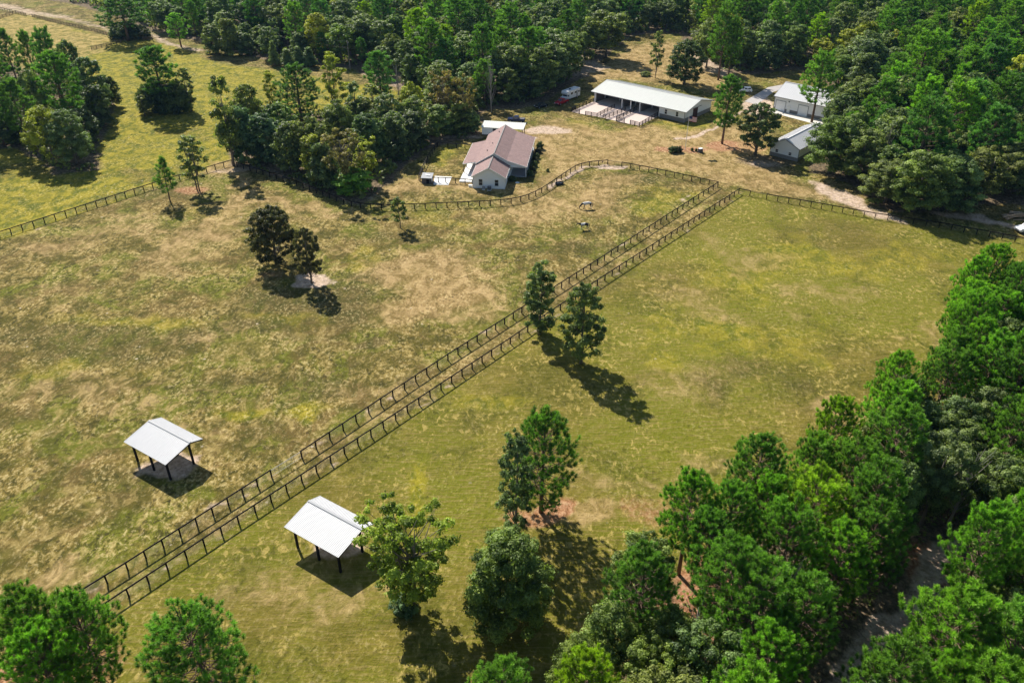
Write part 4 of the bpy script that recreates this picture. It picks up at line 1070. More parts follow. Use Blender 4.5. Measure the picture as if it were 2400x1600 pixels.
# ------------------------------------------------------------------ trees
def unit(v): return v / (np.linalg.norm(v, axis=-1, keepdims=True) + 1e-9)
def leaf_faces(Cn, Nn, size, rng, elong=1.5, bend=0.0):
    """one diamond leaf-clump per centre"""
    n = len(Cn)
    r = unit(rng.normal(size=(n, 3))); t = unit(np.cross(Nn, r)); bt = np.cross(Nn, t)
    s = size[:, None]
    V = np.stack([Cn - t * s * .5 * elong, Cn - bt * s * .42 + Nn * s * bend, Cn + t * s * .5 * elong, Cn + bt * s * .42 + Nn * s * bend], 1).reshape(-1, 3)
    F = np.arange(4 * n).reshape(-1, 4)
    return V, F
def broad_crown(name, seed, H, Wd, base, nl, n_leaf, size, top='round', sparse=0.0, lobe=(.17, .28), inner=0.12):
    """lobed crown; returns mesh, lobe centres"""
    rng = np.random.default_rng(seed); R = Wd / 2; z0 = H * base
    Lc, Lr = [], []
    tries = 0
    while len(Lc) < nl and tries < 4000:
        tries += 1
        f = rng.random() ** 0.8
        z = z0 + (H - z0) * (0.06 + 0.88 * f)
        if top == 'round': prof = math.sqrt(max(0.02, 1 - (2 * (f - .38) / 1.28) ** 2)) if f > .38 else .78 + .22 * f / .38
        elif top == 'cone': prof = (1 - f) ** .75 * .98 + .06
        elif top == 'column': prof = .75 + .25 * math.sin(f * 3.1) - .35 * f ** 3
        elif top == 'vase': prof = .45 + .55 * min(1, f * 1.6) * (1 - max(0, f - .75) * 1.6)
        else: prof = 1
        a = rng.random() * 2 * math.pi; rr = R * prof * (rng.random() ** .42) * .88
        c = np.array([rr * math.cos(a), rr * math.sin(a), z]); lr = R * rng.uniform(*lobe) * (1.15 - .35 * f) * 1.1
        if all(np.linalg.norm(c - q) > .52 * (lr + w) for q, w in zip(Lc, Lr)) or tries > 3000: Lc.append(c); Lr.append(lr)
    Lc = np.array(Lc); Lr = np.array(Lr)
    w = Lr ** 2; k = rng.choice(len(Lc), n_leaf, p=w / w.sum())
    d = unit(rng.normal(size=(n_leaf, 3))); d[:, 2] = np.where(rng.random(n_leaf) < .45, np.abs(d[:, 2]), d[:, 2])
    ph = rng.random((len(Lc), 3)) * 6.28
    lump = 1 + .20 * np.sin(4.2 * d[:, 0] + ph[k, 0]) * np.sin(4.0 * d[:, 1] + ph[k, 1]) + .16 * np.sin(7 * d[:, 2] + ph[k, 2])
    rad = Lr[k] * lump * (1.08 - inner * rng.random(n_leaf) ** .6 - .55 * (rng.random(n_leaf) < .3) * rng.random(n_leaf)) * (1 + .45 * rng.random(n_leaf) * (rng.random(n_leaf) < .28))
    flat = np.array([1.0, 1.0, .80])
    Cn = Lc[k] + d * rad[:, None] * flat
    # drop leaves buried deep inside other lobes
    keep = np.ones(n_leaf, bool)
    for c, r_ in zip(Lc, Lr): keep &= ~(np.linalg.norm(Cn - c, axis=1) < r_ * .42)
    if sparse: 
        g = np.sin(Cn[:, 0] * 1.9 + seed) + np.sin(Cn[:, 1] * 2.1 + 1.7 * seed) + np.sin(Cn[:, 2] * 1.7 + .5 * seed)
        keep &= ~(g < -2.2 + 2.4 * sparse)
    Cn, d, k = Cn[keep], d[keep], k[keep]
    nn = unit(d * 1.0 + rng.normal(size=d.shape) * .42 + np.array([0, 0, .25]))
    sz = size * rng.uniform(.65, 1.35, len(Cn))
    V, F = leaf_faces(Cn, nn, sz, rng, 1.45, .12)
    lobe_b = rng.uniform(.05, .95, len(Lc)); sh = np.clip(lobe_b[k] + rng.normal(0, .22, len(Cn)), 0, 1)
    return np_mesh(name, V, F, M['leaves'], col=sh), Lc, Lr
def broad_trunk(Lc, H, base, seed, r0, stems=1, bark='bark_grey', maxl=14, grow=.62):
    rs = random.Random(seed); mb = MB()
    for s in range(stems):
        a0 = rs.random() * 6.28; lean = (.0 if stems == 1 else .10) * H
        off = Vector((math.cos(a0) * .25 * (stems > 1), math.sin(a0) * .25 * (stems > 1), 0))
        top = Vector((math.cos(a0) * lean + rs.uniform(-.3, .3), math.sin(a0) * lean + rs.uniform(-.3, .3), H * (grow + .2)))
        pts = [off + Vector((0, 0, -.1))] + [off.lerp(top, t) + Vector((rs.uniform(-.15, .15), rs.uniform(-.15, .15), 0)) for t in (.25, .5, .75)] + [top]
        rr = [r0 * 1.35, r0, r0 * .75, r0 * .5, r0 * .2]; mb.tube(pts, [x / (1 if stems == 1 else 1.35) for x in rr], 8)
        idx = list(range(len(Lc))); rs.shuffle(idx)
        for i in idx[s::stems][:maxl]:
            c = Vector(Lc[i]); t = max(.12, min(.85, (c.z - .28 * H) / (H * (grow + .2)))); st = off.lerp(top, t)
            m_ = st.lerp(c, .5) + Vector((0, 0, -.06 * (c - st).length)); mb.tube([st, m_, c], [r0 * .38, r0 * .24, r0 * .08], 5, cap=False)
    return mb
def mesh_of(mb, name, mat, smooth=True):
    o = mb.build(name, M[mat], None, smooth); me = o.data; bpy.data.objects.remove(o); return me

def pine_tree(name, seed, H, Wd, base, whorls, per, nb, blade, tl=.42, prof='oval', width=.05, gap=.8):
    rng = np.random.default_rng(seed); rs = random.Random(seed); R = Wd / 2; z0 = H * base
    tb = MB(); lx, ly = rs.uniform(-.3, .3), rs.uniform(-.3, .3)
    def tp(z): return Vector((lx * (z / H) ** 2 * 2, ly * (z / H) ** 2 * 2, z))
    r0 = H * .0145
    tb.tube([tp(-.1), tp(H * .2), tp(H * .45), tp(H * .7), tp(H * .97)], [r0 * 1.25, r0, r0 * .8, r0 * .5, r0 * .12], 9)
    pos, axs, bri = [], [], []
    for i in range(whorls):
        f = (i + .5) / whorls; z = z0 + (H - z0) * (.02 + .93 * f)
        if prof == 'oval': pr = math.sin(math.pi * (0.16 + .80 * f)) ** .7 * (1.0 if f > .3 else .88)
        elif prof == 'cone': pr = (1 - f) ** .8 * .95 + .10
        else: pr = .55 + .6 * math.sin(math.pi * min(1, .25 + .75 * f)) * (1 - .2 * f)
        nbr = max(3, int(per * (.7 + .5 * pr))); a0 = rs.random() * 6.28
        for j in range(nbr):
            a = a0 + 6.283 * j / nbr + rs.uniform(-.45, .45); ln = R * pr * rs.uniform(.68, 1.12)
            el = math.radians(-6 + 52 * f + rs.uniform(-12, 14))
            st = tp(z + rs.uniform(-.3, .3)); dr = Vector((math.cos(a) * math.cos(el), math.sin(a) * math.cos(el), math.sin(el)))
            mid = st + dr * ln * .55 + Vector((0, 0, -.05 * ln)); en = st + dr * ln + Vector((0, 0, .10 * ln))
            tb.tube([st, mid, en], [r0 * .30 * (1 - .5 * f), r0 * .18, .012], 4, cap=False)
            side = Vector((-math.sin(a), math.cos(a), 0)); b0 = rs.uniform(.2, .8)
            ks = max(2, int(ln / gap))
            for q in range(ks):
                t = .36 + .64 * (q + .6) / ks; p = (st.lerp(mid, t / .55) if t < .55 else mid.lerp(en, (t - .55) / .45))
                sp = (1.05 - .55 * t) * ln * .34
                for sgn in ((-1, 1) if q < ks - 1 else (-1, 0, 1)):
                    u = p + side * sgn * sp * rs.uniform(.45, 1.1) + dr * rs.uniform(-.1, .35) + Vector((0, 0, rs.uniform(.0, .38)))
                    ax = (dr * .45 + side * sgn * .25 + Vector((0, 0, 1.0 + .3 * f)) + Vector((rs.uniform(-.3, .3), rs.uniform(-.3, .3), 0))).normalized()
                    pos.append(u); axs.append(ax); bri.append(b0)
                    if nb > 16: tb.bar(p, u, .025)
    for _ in range(3): pos.append(tp(H * .97) + Vector((rs.uniform(-.25, .25), rs.uniform(-.25, .25), rs.uniform(-.3, .1)))); axs.append(Vector((0, 0, 1))); bri.append(.6)
    Pz = np.array(pos); Ax = unit(np.array(axs)); nT = len(Pz); bri = np.array(bri)
    k = np.repeat(np.arange(nT), nb); n = len(k)
    al = rng.random(n)            # along the shoot
    th = np.radians(10 + 62 * rng.random(n) ** .8); phi = rng.random(n) * 6.283
    r = unit(rng.normal(size=(nT, 3))); X = unit(np.cross(Ax, r)); Y = np.cross(Ax, X)
    D = Ax[k] * np.cos(th)[:, None] + (X[k] * np.cos(phi)[:, None] + Y[k] * np.sin(phi)[:, None]) * np.sin(th)[:, None]
    B0 = Pz[k] + Ax[k] * ((al - .5) * tl)[:, None] ; ln = blade * rng.uniform(.75, 1.15, n)
    sd = unit(np.cross(D, rng.normal(size=(n, 3)))) * (width / 2)
    T = B0 + D * ln[:, None] + np.array([0, 0, -.03])
    V = np.stack([B0 - sd * .6, B0 + sd * .6, T + sd * .45, T - sd * .45], 1).reshape(-1, 3); F = np.arange(4 * n).reshape(-1, 4)
    sh = np.clip(np.clip(bri[k] + rng.normal(0, .20, nT)[k], 0, 1) + .35 * (al - .5) + rng.normal(0, .10, n), 0, 1)
    return np_mesh(name, V, F, M['needles'], col=sh), mesh_of(tb, 'trunk', 'bark_pine')

PROTO = {}
def reg(key, name, crown, trunk, H, Wd): PROTO[key] = dict(name=name, crown=crown, trunk=trunk, H=H, W=Wd)
def rb(key, name, seed, H, Wd, base, nl, n_leaf, size, top='round', sparse=0., stems=1, r0=.2, lobe=(.17, .28), grow=.62, bark='bark_grey', inner=.12, maxl=14):
    me, Lc, Lr = broad_crown('crown', seed, H, Wd, base, nl, n_leaf, size, top, sparse, lobe, inner)
    reg(key, name, me, mesh_of(broad_trunk(Lc, H, base, seed, r0, stems, bark, maxl, grow), 'trunk', bark), H, Wd)
def rp(key, seed, *a, **k):
    c, t = pine_tree('crown', seed, *a, **k); reg(key, 'pine_tree', c, t, a[0], a[1])
# distant woodland kinds
for i in range(4): rb('B%d' % i, 'broadleaf_tree', 20 + i, 15, 9.5, (.14, .10, .18, .12)[i], (90, 75, 80, 100)[i], 11000, .36, ('round', 'round', 'vase', 'round')[i], .22, lobe=(.13, .21), inner=.3)
for i in range(2): rb('K%d' % i, 'bushy_tree', 40 + i, 12, 8.0, .01, 90, 11000, .36, ('round', 'column')[i], .08, lobe=(.14, .22), inner=.3)
for i in range(2): rb('T%d' % i, 'slender_tree', 60 + i, 15, 5.0, .08, 60, 6000, .32, 'column', .35, lobe=(.17, .27), inner=.3)
for i in range(3): rp('P%d' % i, 80 + i, 17, 8.0, (.26, .34, .22)[i], 12, 6, 44, .50, tl=.62, prof=('oval', 'flat', 'oval')[i], width=.12, gap=1.5)
rb('C0', 'cedar_tree', 95, 10, 5.0, .02, 90, 8000, .28, 'cone', .1, lobe=(.16, .28), inner=.3)
rb('S0', 'shrub', 98, 4.0, 5.0, .0, 46, 6000, .24, 'round', .05, lobe=(.18, .28), r0=.08, inner=.3)
# nearer, finer kinds
for i in range(4): rp('N%d' % i, 110 + i, 17, 8.4, (.30, .38, .26, .34)[i], 14, 7, 96, .34, tl=.60, prof=('oval', 'flat', 'oval', 'oval')[i], width=.062, gap=1.22)
for i in range(3): rb('F%d' % i, 'broadleaf_tree', 120 + i, 14, 9.5, (.10, .16, .04)[i], (120, 100, 130)[i], 34000, .20, ('round', 'vase', 'round')[i], .25, lobe=(.11, .18), inner=.4)
rb('OAK', 'oak_tree', 131, 12, 10.0, .08, 170, 22000, .25, 'round', .12, lobe=(.09, .15), r0=.24, inner=.5, maxl=40)
rb('OAK2', 'oak_tree', 137, 14, 9.0, .13, 140, 16000, .26, 'round', .18, lobe=(.09, .15), r0=.24, inner=.5, maxl=36)
rb('SL', 'slender_tree', 141, 12, 5.4, .18, 62, 7500, .22, 'column', .3, lobe=(.13, .21), r0=.13, stems=2, inner=.5)
rb('SM', 'small_tree', 143, 7, 4.2, .22, 44, 5000, .18, 'round', .2, lobe=(.14, .22), r0=.09, inner=.5)
rb('COL', 'column_tree', 147, 14, 5.0, .01, 80, 15000, .22, 'column', .3, lobe=(.15, .24), r0=.16, inner=.5)
rb('MID', 'broadleaf_tree', 149, 15, 7.4, .08, 120, 22000, .22, 'round', .22, lobe=(.11, .18), r0=.2, inner=.5, maxl=20)
rb('MUL', 'broadleaf_tree', 151, 15, 10.5, .10, 150, 26000, .21, 'vase', .28, lobe=(.075, .13), r0=.2, stems=3, inner=.6, maxl=26)
rb('DEN', 'evergreen_tree', 153, 13, 9.6, .0, 170, 52000, .19, 'round', .02, lobe=(.11, .17), r0=.2, inner=.35)
rb('LHS', 'broadleaf_tree', 157, 16, 6.0, .02, 120, 20000, .19, 'column', .25, lobe=(.12, .19), r0=.2, inner=.5)
rb('BRN', 'brown_tree', 159, 14, 8.0, .10, 80, 7000, .28, 'vase', .4, lobe=(.10, .16), r0=.18, inner=.5, maxl=40)
rp('YP', 171, 10, 5.4, .26, 8, 6, 44, .50, tl=.4, prof='cone', width=.05, gap=.9)
rp('MP', 173, 16, 8.6, .10, 15, 7, 80, .34, tl=.55, prof='oval', width=.06, gap=1.15)

M['bark_dead'] = plain('bleached_dead_wood', (0.34, 0.31, 0.28), 0.9, 0.3, 6.0, spec=0.1)
for i in range(2):
    g_ = np.random.default_rng(200 + i); z_ = g_.uniform(4.5, 12.5, 34); a_ = g_.uniform(0, 6.28, 34); r_ = g_.uniform(.8, 3.0, 34) * (1 - .5 * (z_ - 4.5) / 9)
    reg('D%d' % i, 'dead_tree', None, mesh_of(broad_trunk(np.stack([r_ * np.cos(a_), r_ * np.sin(a_), z_ + .6 * r_], 1), 13, .3, 200 + i, .15, 1, 'bark_dead', 40, .7), 'trunk', 'bark_dead'), 13, 6)
PAL = {   # tint (multiplies the foliage colour) and the word for it
    'bright': ((1.05, 1.30, .75), 'bright green'), 'green': ((.82, 1.0, .85), 'mid green'), 'dark': ((.66, .82, .88), 'dark green'), 'blue': ((.62, .85, 1.25), 'blue-green'),
    'olive': ((.90, .95, .85), 'olive green'), 'yellow': ((1.50, 1.42, .55), 'yellow-green'), 'grey': ((.80, .95, 1.10), 'grey-green'), 'brown': ((1.15, .85, .85), 'brownish'),
    'deep': ((.52, .62, .66), 'deep green'), 'lime': ((.98, 1.45, .55), 'vivid green'), 'maroon': ((.46, .40, .50), 'dark bronze-green'), 'fresh': ((1.15, 1.25, .60), 'light green')}
TREES = []
def tree(key, XY, h, wd=None, pal='green', label=None, group=None, cat='tree', rz=None, jit=True):
    p = PROTO[key]; sz = h / p['H']; sx_ = (wd / p['W']) if wd else sz
    o = empty(p['name'], (XY[0], XY[1], 0), rnd.uniform(0, 6.28) if rz is None else rz, label, cat, group)
    sx2 = sx_ * (rnd.uniform(.95, 1.05) if jit else 1)
    o.scale = (sx2, sx_, sz)
    t = link_mesh('trunk', p['trunk'], o)
    if p['crown'] is None: TREES.append((XY[0], XY[1], 1.0, o)); return o
    c = link_mesh('crown', p['crown'], o)
    k = PAL[pal][0]; j = rnd.uniform(.88, 1.14) if jit else 1
    c.color = (k[0] * j * rnd.uniform(.93, 1.07), k[1] * j, k[2] * j * rnd.uniform(.9, 1.1), 1)
    TREES.append((XY[0], XY[1], (wd or p['W'] * sz) / 2, o))
    return o
def at(key, base, topy, wpx, pal, label, group=None, cat='tree', **k):
    if key[0] in 'KSFCD' and key not in ('SL', 'SM', 'COL'): base = (base[0], base[1] - .20 * wpx)   # the base read off is the front of the skirt
    h = height_of(base, topy); X, Y = G(*base); wd = wpx / pxm(X, Y, h * .6)
    return tree(key, (X, Y), h, wd, pal, label, group, cat, **k)

# --- trees standing apart
at('YP', (399, 472), 372, 58, 'dark', 'small young pine in front of the left wire fence')
at('SL', (466, 446), 311, 78, 'olive', 'slender twin-trunked tree beside the small young pine', jit=False)
at('OAK', (648, 619), 483, 128, 'maroon', 'dark round-crowned oak alone in the middle of the left paddock')
at('OAK2', (731, 664), 530, 76, 'maroon', 'thin dark tree on the pale sand patch next to the round oak')
at('SM', (938, 534), 461, 50, 'olive', 'little green tree just inside the curved paddock fence')
at('COL', (1265, 783), 604, 86, 'dark', 'narrow shaggy tree on the lane fence, left of its taller shadowing neighbour')
at('MID', (1361, 851), 655, 112, 'dark', 'tall leafy tree casting a long shadow on the mown paddock beside the lane')
at('LHS', (1207, 1256), 1000, 100, 'grey', 'thin grey-green tree directly left of the pine in the mown paddock')
at('MP', (1268, 1200), 968, 178, 'green', 'broad pine standing on orange pine straw in the mown paddock')
at('DEN', (1190, 1496), 1256, 226, 'green', 'dense round dark evergreen below the paddock pine')
at('MUL', (966, 1424), 1175, 258, 'fresh', 'spreading multi-stem tree beside the right field shelter')
tree('S0', (G(940, 1424)[0] + .4, G(940, 1424)[1] - .3), 2.0, 3.2, 'blue', 'low dark bush round the foot of the spreading multi-stem tree', cat='shrub')
tree('N0', G(150, 1400, 16.0), 15.0, 7.4, 'green', 'large pine in the bottom left corner, left of the lane fences')
tree('N2', G(30, 1376, 16.0), 15.0, 8.2, 'green', 'large pine cut by the left edge of the photo at the bottom')
tree('N3', G(60, 1475, 15.0), 15.0, 7, 'bright', 'lower bright pine in front of the two big bottom left pines')
tree('N1', G(432, 1430, 16.0), 14.8, 8.4, 'green', 'round-headed pine at the bottom edge between the lane and the left corner')
# --- around the barn and garage
at('P0', (1692, 337), 183, 84, 'dark', 'tall bare-stemmed pine at the right end of the barn')
at('OAK2', (1770, 364), 238, 112, 'deep', 'round oak between the flagpole and the small shed')
at('SL', (1534, 183), 68, 40, 'olive', 'thin tree standing alone in the grass behind the barn roof', jit=False)
at('OAK', (1603, 198), 92, 104, 'deep', 'dark leaning oak behind the right half of the barn')
at('B2', (1420, 136), 22, 106, 'olive', 'leafy tree at the left edge of the clearing behind the barn')
at('B1', (1655, 160), 42, 80, 'olive', 'olive tree behind the dark leaning oak')
at('P1', (1683, 188), 22, 66, 'grey', 'tall grey-green pine right of the dark leaning oak')
at('P2', (1706, 186), 50, 60, 'olive', 'pine with bare trunk on the pinkish litter behind the barn')
at('P1', (1902, 287), 134, 84, 'green', 'tall pine in front of the white garage')
for i, (x, y, ty) in enumerate(((1262, 226, 110), (1292, 208, 96), (1318, 193, 80), (1240, 246, 140))):
    at(('B0', 'B3', 'B1', 'K0')[i], (x, y), ty, 92, ('olive', 'grey', 'green', 'dark')[i], ('olive tree just left of the red pickup', 'grey-green tree directly behind the white motorhome', 'green tree behind the right end of the motorhome', 'dark bushy tree overhanging the black car')[i])
for b_, ty, w_, k_, pal, lab in (((1945, 436), 268, 150, 'F2', 'green', 'full green tree covering the right half of the blue-white shed'), ((2010, 452), 300, 130, 'F0', 'olive', 'olive tree at the roadside right of the blue-white shed'),
        ((2075, 505), 372, 150, 'F2', 'olive', 'low spreading tree whose skirt reaches the sandy road behind the paddock fence'), ((2140, 530), 352, 170, 'F0', 'green', 'widest leafy tree just behind the far paddock fence'),
        ((2218, 524), 362, 150, 'F2', 'grey', 'grey-green bushy tree behind the far paddock fence, right of the widest one'), ((2300, 500), 345, 140, 'F1', 'olive', 'spreading olive tree above the log heap'),
        ((2375, 482), 330, 140, 'F0', 'dark', 'dark leafy tree at the right edge above the log heap'), ((1962, 338), 196, 96, 'K0', 'olive', 'olive bushy tree hiding the right end of the garage')):
    at(k_, b_, ty, w_, pal, lab)
# --- bushes
for i, (x, y) in enumerate(((1241, 412), (1247, 401), (1251, 390), (1254, 379), (1257, 371), (1262, 358), (1266, 349))):
    tree('S0', G(x, y), rnd.uniform(1.2, 1.5) if i < 6 else 2.0, rnd.uniform(1.7, 2.1), 'maroon' if i % 2 else 'deep', 'clipped round shrub in the row along the front porch', 'porch shrubs', 'shrub')
tree('S0', G(1200, 424), 1.2, 2.3, 'deep', 'dark shrub in the corner between the wing and the front porch', cat='shrub')
tree('S0', G(1577, 358), 1.7, 2.7, 'deep', 'left dark bush in the orange flagpole bed', cat='shrub'); tree('S0', G(1590, 357), 1.6, 2.4, 'maroon', 'right dark bush in the orange flagpole bed', cat='shrub')
tree('S0', G(1622, 354), .9, .9, 'deep', 'tiny bush between the flagpole and the dark block', cat='shrub'); tree('S0', G(1631, 355), .8, .8, 'deep', 'tiny bush touching the left of the dark block', cat='shrub')
tree('S0', G(1284, 402), .8, .9, 'deep', 'tiny sapling in the dry grass right of the porch shrubs', cat='shrub')
tree('S0', G(1512, 178), 1.4, 4.0, 'olive', 'low brush heap left of the thin tree behind the barn', cat='shrub')
tree('S0', G(1421, 147), 1.6, 3.0, 'brown', 'brown brush at the foot of the leafy clearing tree', cat='shrub')

# --- the cluster between pasture and house
CL = [('C0', (645, 160), 92, 28, 'grey', 'narrow cedar at the left end of the cedar row by the far forest'), ('C0', (675, 162), 112, 36, 'grey', 'second cedar from the left in the row by the far forest'), ('C0', (702, 163), 106, 36, 'grey', 'third cedar in the row by the far forest'), ('C0', (727, 164), 108, 38, 'grey', 'rightmost cedar of the row by the far forest'),
      ('B0', (750, 135), 28, 66, 'yellow', 'yellow-green tree in the dark forest wall above the cedar row'),
      ('MP', (708, 292), 153, 118, 'dark', 'big dark pine with fanned branches, left part of the middle tree group'),
      ('SL', (645, 268), 163, 46, 'yellow', 'thin yellowish tree left of the big dark pine'),
      ('SL', (793, 272), 118, 72, 'yellow', 'tall airy yellow-green tree with forked bare stems'),
      ('P0', (897, 265), 124, 80, 'blue', 'upright pine right of the airy yellow-green tree'),
      ('T0', (838, 302), 190, 50, 'grey', 'narrow grey-green tree right of the forked airy tree'), ('T1', (880, 304), 192, 58, 'olive', 'narrow olive tree below the upright pine'),
      ('B3', (968, 292), 190, 64, 'yellow', 'light green tree between the upright pine and the brown tree'),
      ('BRN', (1040, 292), 165, 76, 'brown', 'brown-leaved tree at the forest edge above the house'), ('BRN', (1090, 305), 175, 66, 'brown', 'half-bare greyish brown tree above the small cabin'),
      ('T0', (548, 388), 172, 62, 'olive', 'tall tree at the left end of the middle group, above the fence corner'), ('K1', (580, 392), 245, 84, 'blue', 'bluish tree at the left corner of the middle group'),
      ('B0', (592, 330), 196, 80, 'olive', 'olive tree behind the bluish corner tree'), ('K0', (630, 398), 262, 96, 'blue', 'full blue-green tree in the front of the middle group'),
      ('B1', (665, 350), 238, 90, 'green', 'mid green tree below the big dark pine'), ('K0', (690, 418), 282, 88, 'grey', 'grey-green tree with skirts to the curved fence'),
      ('B2', (735, 405), 274, 90, 'olive', 'olive tree with a domed top in the middle of the group'), ('T1', (740, 430), 310, 60, 'yellow', 'yellow tree glowing in the front of the middle group'),
      ('K1', (762, 452), 330, 84, 'grey', 'grey-green tree left of the bright green bush'), ('BRN', (812, 450), 302, 112, 'brown', 'brown dead-topped tree above the bright green bush'),
      ('BRN', (858, 432), 322, 86, 'yellow', 'tan-leaved tree to the right of the dead-topped tree'), ('K0', (830, 470), 392, 104, 'lime', 'bright green bushy tree at the bottom tip of the middle group'),
      ('K0', (868, 400), 262, 96, 'dark', 'dark full tree right of the brown tree'), ('B3', (800, 350), 232, 84, 'olive', 'olive tree below the forked airy tree'),
      ('K1', (925, 386), 262, 90, 'dark', 'dark tree near the house yard fence, left one'), ('B0', (915, 330), 218, 84, 'grey', 'grey-green tree in the right half of the middle group'),
      ('K0', (972, 366), 260, 88, 'deep', 'deep green rounded tree nearest the yard corner'), ('B2', (968, 326), 225, 80, 'olive', 'olive tree above the rounded yard corner tree'),
      ('K0', (1030, 336), 245, 80, 'green', 'mid green tree between the yard corner and the cabin'), ('K1', (1082, 322), 238, 74, 'olive', 'olive tree just left of the small cabin'), ('K0', (1110, 318), 262, 40, 'grey', 'pale bush-like tree touching the left end of the small cabin'),
      # left pasture cluster
      ('P0', (45, 205), 72, 58, 'dark', 'dark pine with the highest point at the left of the left cluster'), ('P2', (92, 210), 78, 56, 'dark', 'second pine top from the left in the left cluster'),
      ('P1', (142, 232), 80, 66, 'blue', 'pine with a rounded blue-green top in the left cluster'), ('B1', (190, 250), 92, 74, 'grey', 'grey-green rounded tree at the back of the left cluster'),
      ('B0', (232, 268), 130, 86, 'dark', 'dark tree at the right shoulder of the left cluster'), ('P0', (172, 318), 128, 122, 'green', 'broad green pine in the centre of the left cluster'),
      ('K0', (238, 312), 196, 76, 'deep', 'deep green bushy tree at the right foot of the left cluster'), ('P2', (22, 266), 124, 66, 'dark', 'dark pine near the left edge of the photo in the left cluster'),
      ('K0', (262, 262), 175, 56, 'deep', 'small deep green tree furthest right in the left cluster'), ('P1', (12, 340), 185, 96, 'dark', 'dark pine cut by the left edge of the photo'),
      ('P0', (72, 350), 190, 92, 'dark', 'dark pine behind the yellow-topped bushy tree'), ('B3', (108, 320), 160, 70, 'grey', 'grey-green tree among the pines of the left cluster'),
      ('P2', (-40, 300), 130, 90, 'dark', 'dark pine left of the photo edge beside the left cluster'), ('K0', (30, 352), 262, 90, 'deep', 'deep green shrubby tree filling the foot of the left cluster'),
      ('F0', (128, 402), 243, 104, 'yellow', 'yellow-topped bushy tree at the front of the left cluster'), ('F2', (180, 406), 250, 112, 'grey', 'grey-green bushy tree right of the yellow-topped one'),
      ('K0', (205, 350), 252, 76, 'deep', 'deep green tree tucked behind the grey-green bushy tree'),
      # island and far edge
      ('P0', (390, 262), 113, 112, 'dark', 'lone big pine rising out of a dark shrub mound in the pasture'), ('SL', (447, 262), 155, 50, 'olive', 'thin leafy tree at the right of the pasture mound'), ('T0', (340, 272), 222, 30, 'olive', 'thin low tree at the left of the pasture mound'),
      ('P1', (302, 96), -8, 100, 'green', 'big spreading pine where the board fence ends'), ('P2', (425, 110), 34, 56, 'bright', 'small light green pine beside the dirt track'),
      ('K0', (508, 138), 55, 62, 'olive', 'rounded olive tree at the meadow edge right of the dirt track'), ('K1', (545, 142), 40, 62, 'olive', 'taller olive tree with a pointed top beside the rounded one'), ('K0', (578, 140), 74, 50, 'dark', 'dark lower tree at the right of the rounded meadow-edge trees')]
for key, b_, ty, w_, pal, lab in CL: at(key, b_, ty, w_, pal, lab)
for i, (x, y, ty, w_) in enumerate(((358, 272, 196, 52), (385, 276, 192, 62), (418, 274, 196, 58), (440, 270, 212, 36))):
    at('S0', (x, y), ty, w_ * 1.1, 'deep', ('leftmost', 'second', 'third', 'rightmost')[i] + ' big dark shrub of the mound below the lone pasture pine', cat='shrub')
for i, (x, y, ty, w_) in enumerate(((282, 100, 58, 44), (306, 102, 52, 52), (330, 100, 60, 44))):
    at('S0', (x, y), ty, w_ * 1.1, 'deep', ('left', 'middle', 'right')[i] + ' dark shrub under the big spreading pine at the fence end', cat='shrub')

# --- the woods
def region(X, Y):
    x, y = P(X, Y, 8)
    if Y < 175 and x > 1050: 
        if y > 1250 and x > 2150: return 'near wood right of the shaded track'
        if y > 1250 and x > 1750: return 'near wood left of the shaded track'
        if y > 1250: return 'near wood at the bottom edge'
        if x > 2150: return 'near wood at the right edge'
        return 'near wood bordering the mown paddock'
    if x < 380: return 'top left corner forest'
    if x < 640: return 'far forest above the pasture and dirt track'
    if x < 860: return 'far forest left of the utility pole'
    if x < 1090: return 'far forest between pole and farmhouse' if y > 70 else 'top edge forest above the farmhouse'
    if x < 1330: return 'forest left of the parked motorhome' if y > 110 else 'top edge forest above the motorhome'
    if x < 1640: return 'forest behind the clearing and barn'
    if x < 1880: return 'forest behind the gravel drive' if y > 80 else 'top edge forest above the garage'
    if y < 90: return 'top right corner forest'
    if y < 210: return 'right forest beyond the garage'
    if y < 320: return 'right forest level with the garage'
    return 'forest front along the right fence'
SHAPES = {'P0': 'pine', 'P1': 'flat-topped pine', 'P2': 'tall pine', 'N0': 'pine', 'N1': 'flat-topped pine', 'N2': 'tall pine', 'N3': 'slim pine', 'B0': 'broadleaf tree', 'B1': 'round broadleaf tree', 'B2': 'spreading broadleaf tree', 'B3': 'domed broadleaf tree',
          'K0': 'bushy tree', 'K1': 'column-shaped bushy tree', 'T0': 'slender tree', 'T1': 'slender airy tree', 'F0': 'leafy broadleaf tree', 'F1': 'spreading leafy tree', 'F2': 'bushy leafy tree', 'BRN': 'half-bare tree', 'C0': 'cedar'}
def wood_tree(key, X, Y, h, wd, pal):
    s = ('short ' if h < 12.5 else 'tall ' if h > 18 else '') if 'tall' not in SHAPES[key] and 'slim' not in SHAPES[key] else ''
    lab = '%s%s %s in the %s' % (s, PAL[pal][1], SHAPES[key], region(X, Y))
    g = '%s%s %ss in the %s' % (s, PAL[pal][1], SHAPES[key], region(X, Y))
    return tree(key, (X, Y), h, wd, pal, lab, g)
def clear_of(X, Y, r): 
    for (a, b_, c, _) in TREES:
        if (a - X) ** 2 + (b_ - Y) ** 2 < (r + c * .55) ** 2: return False
    return True
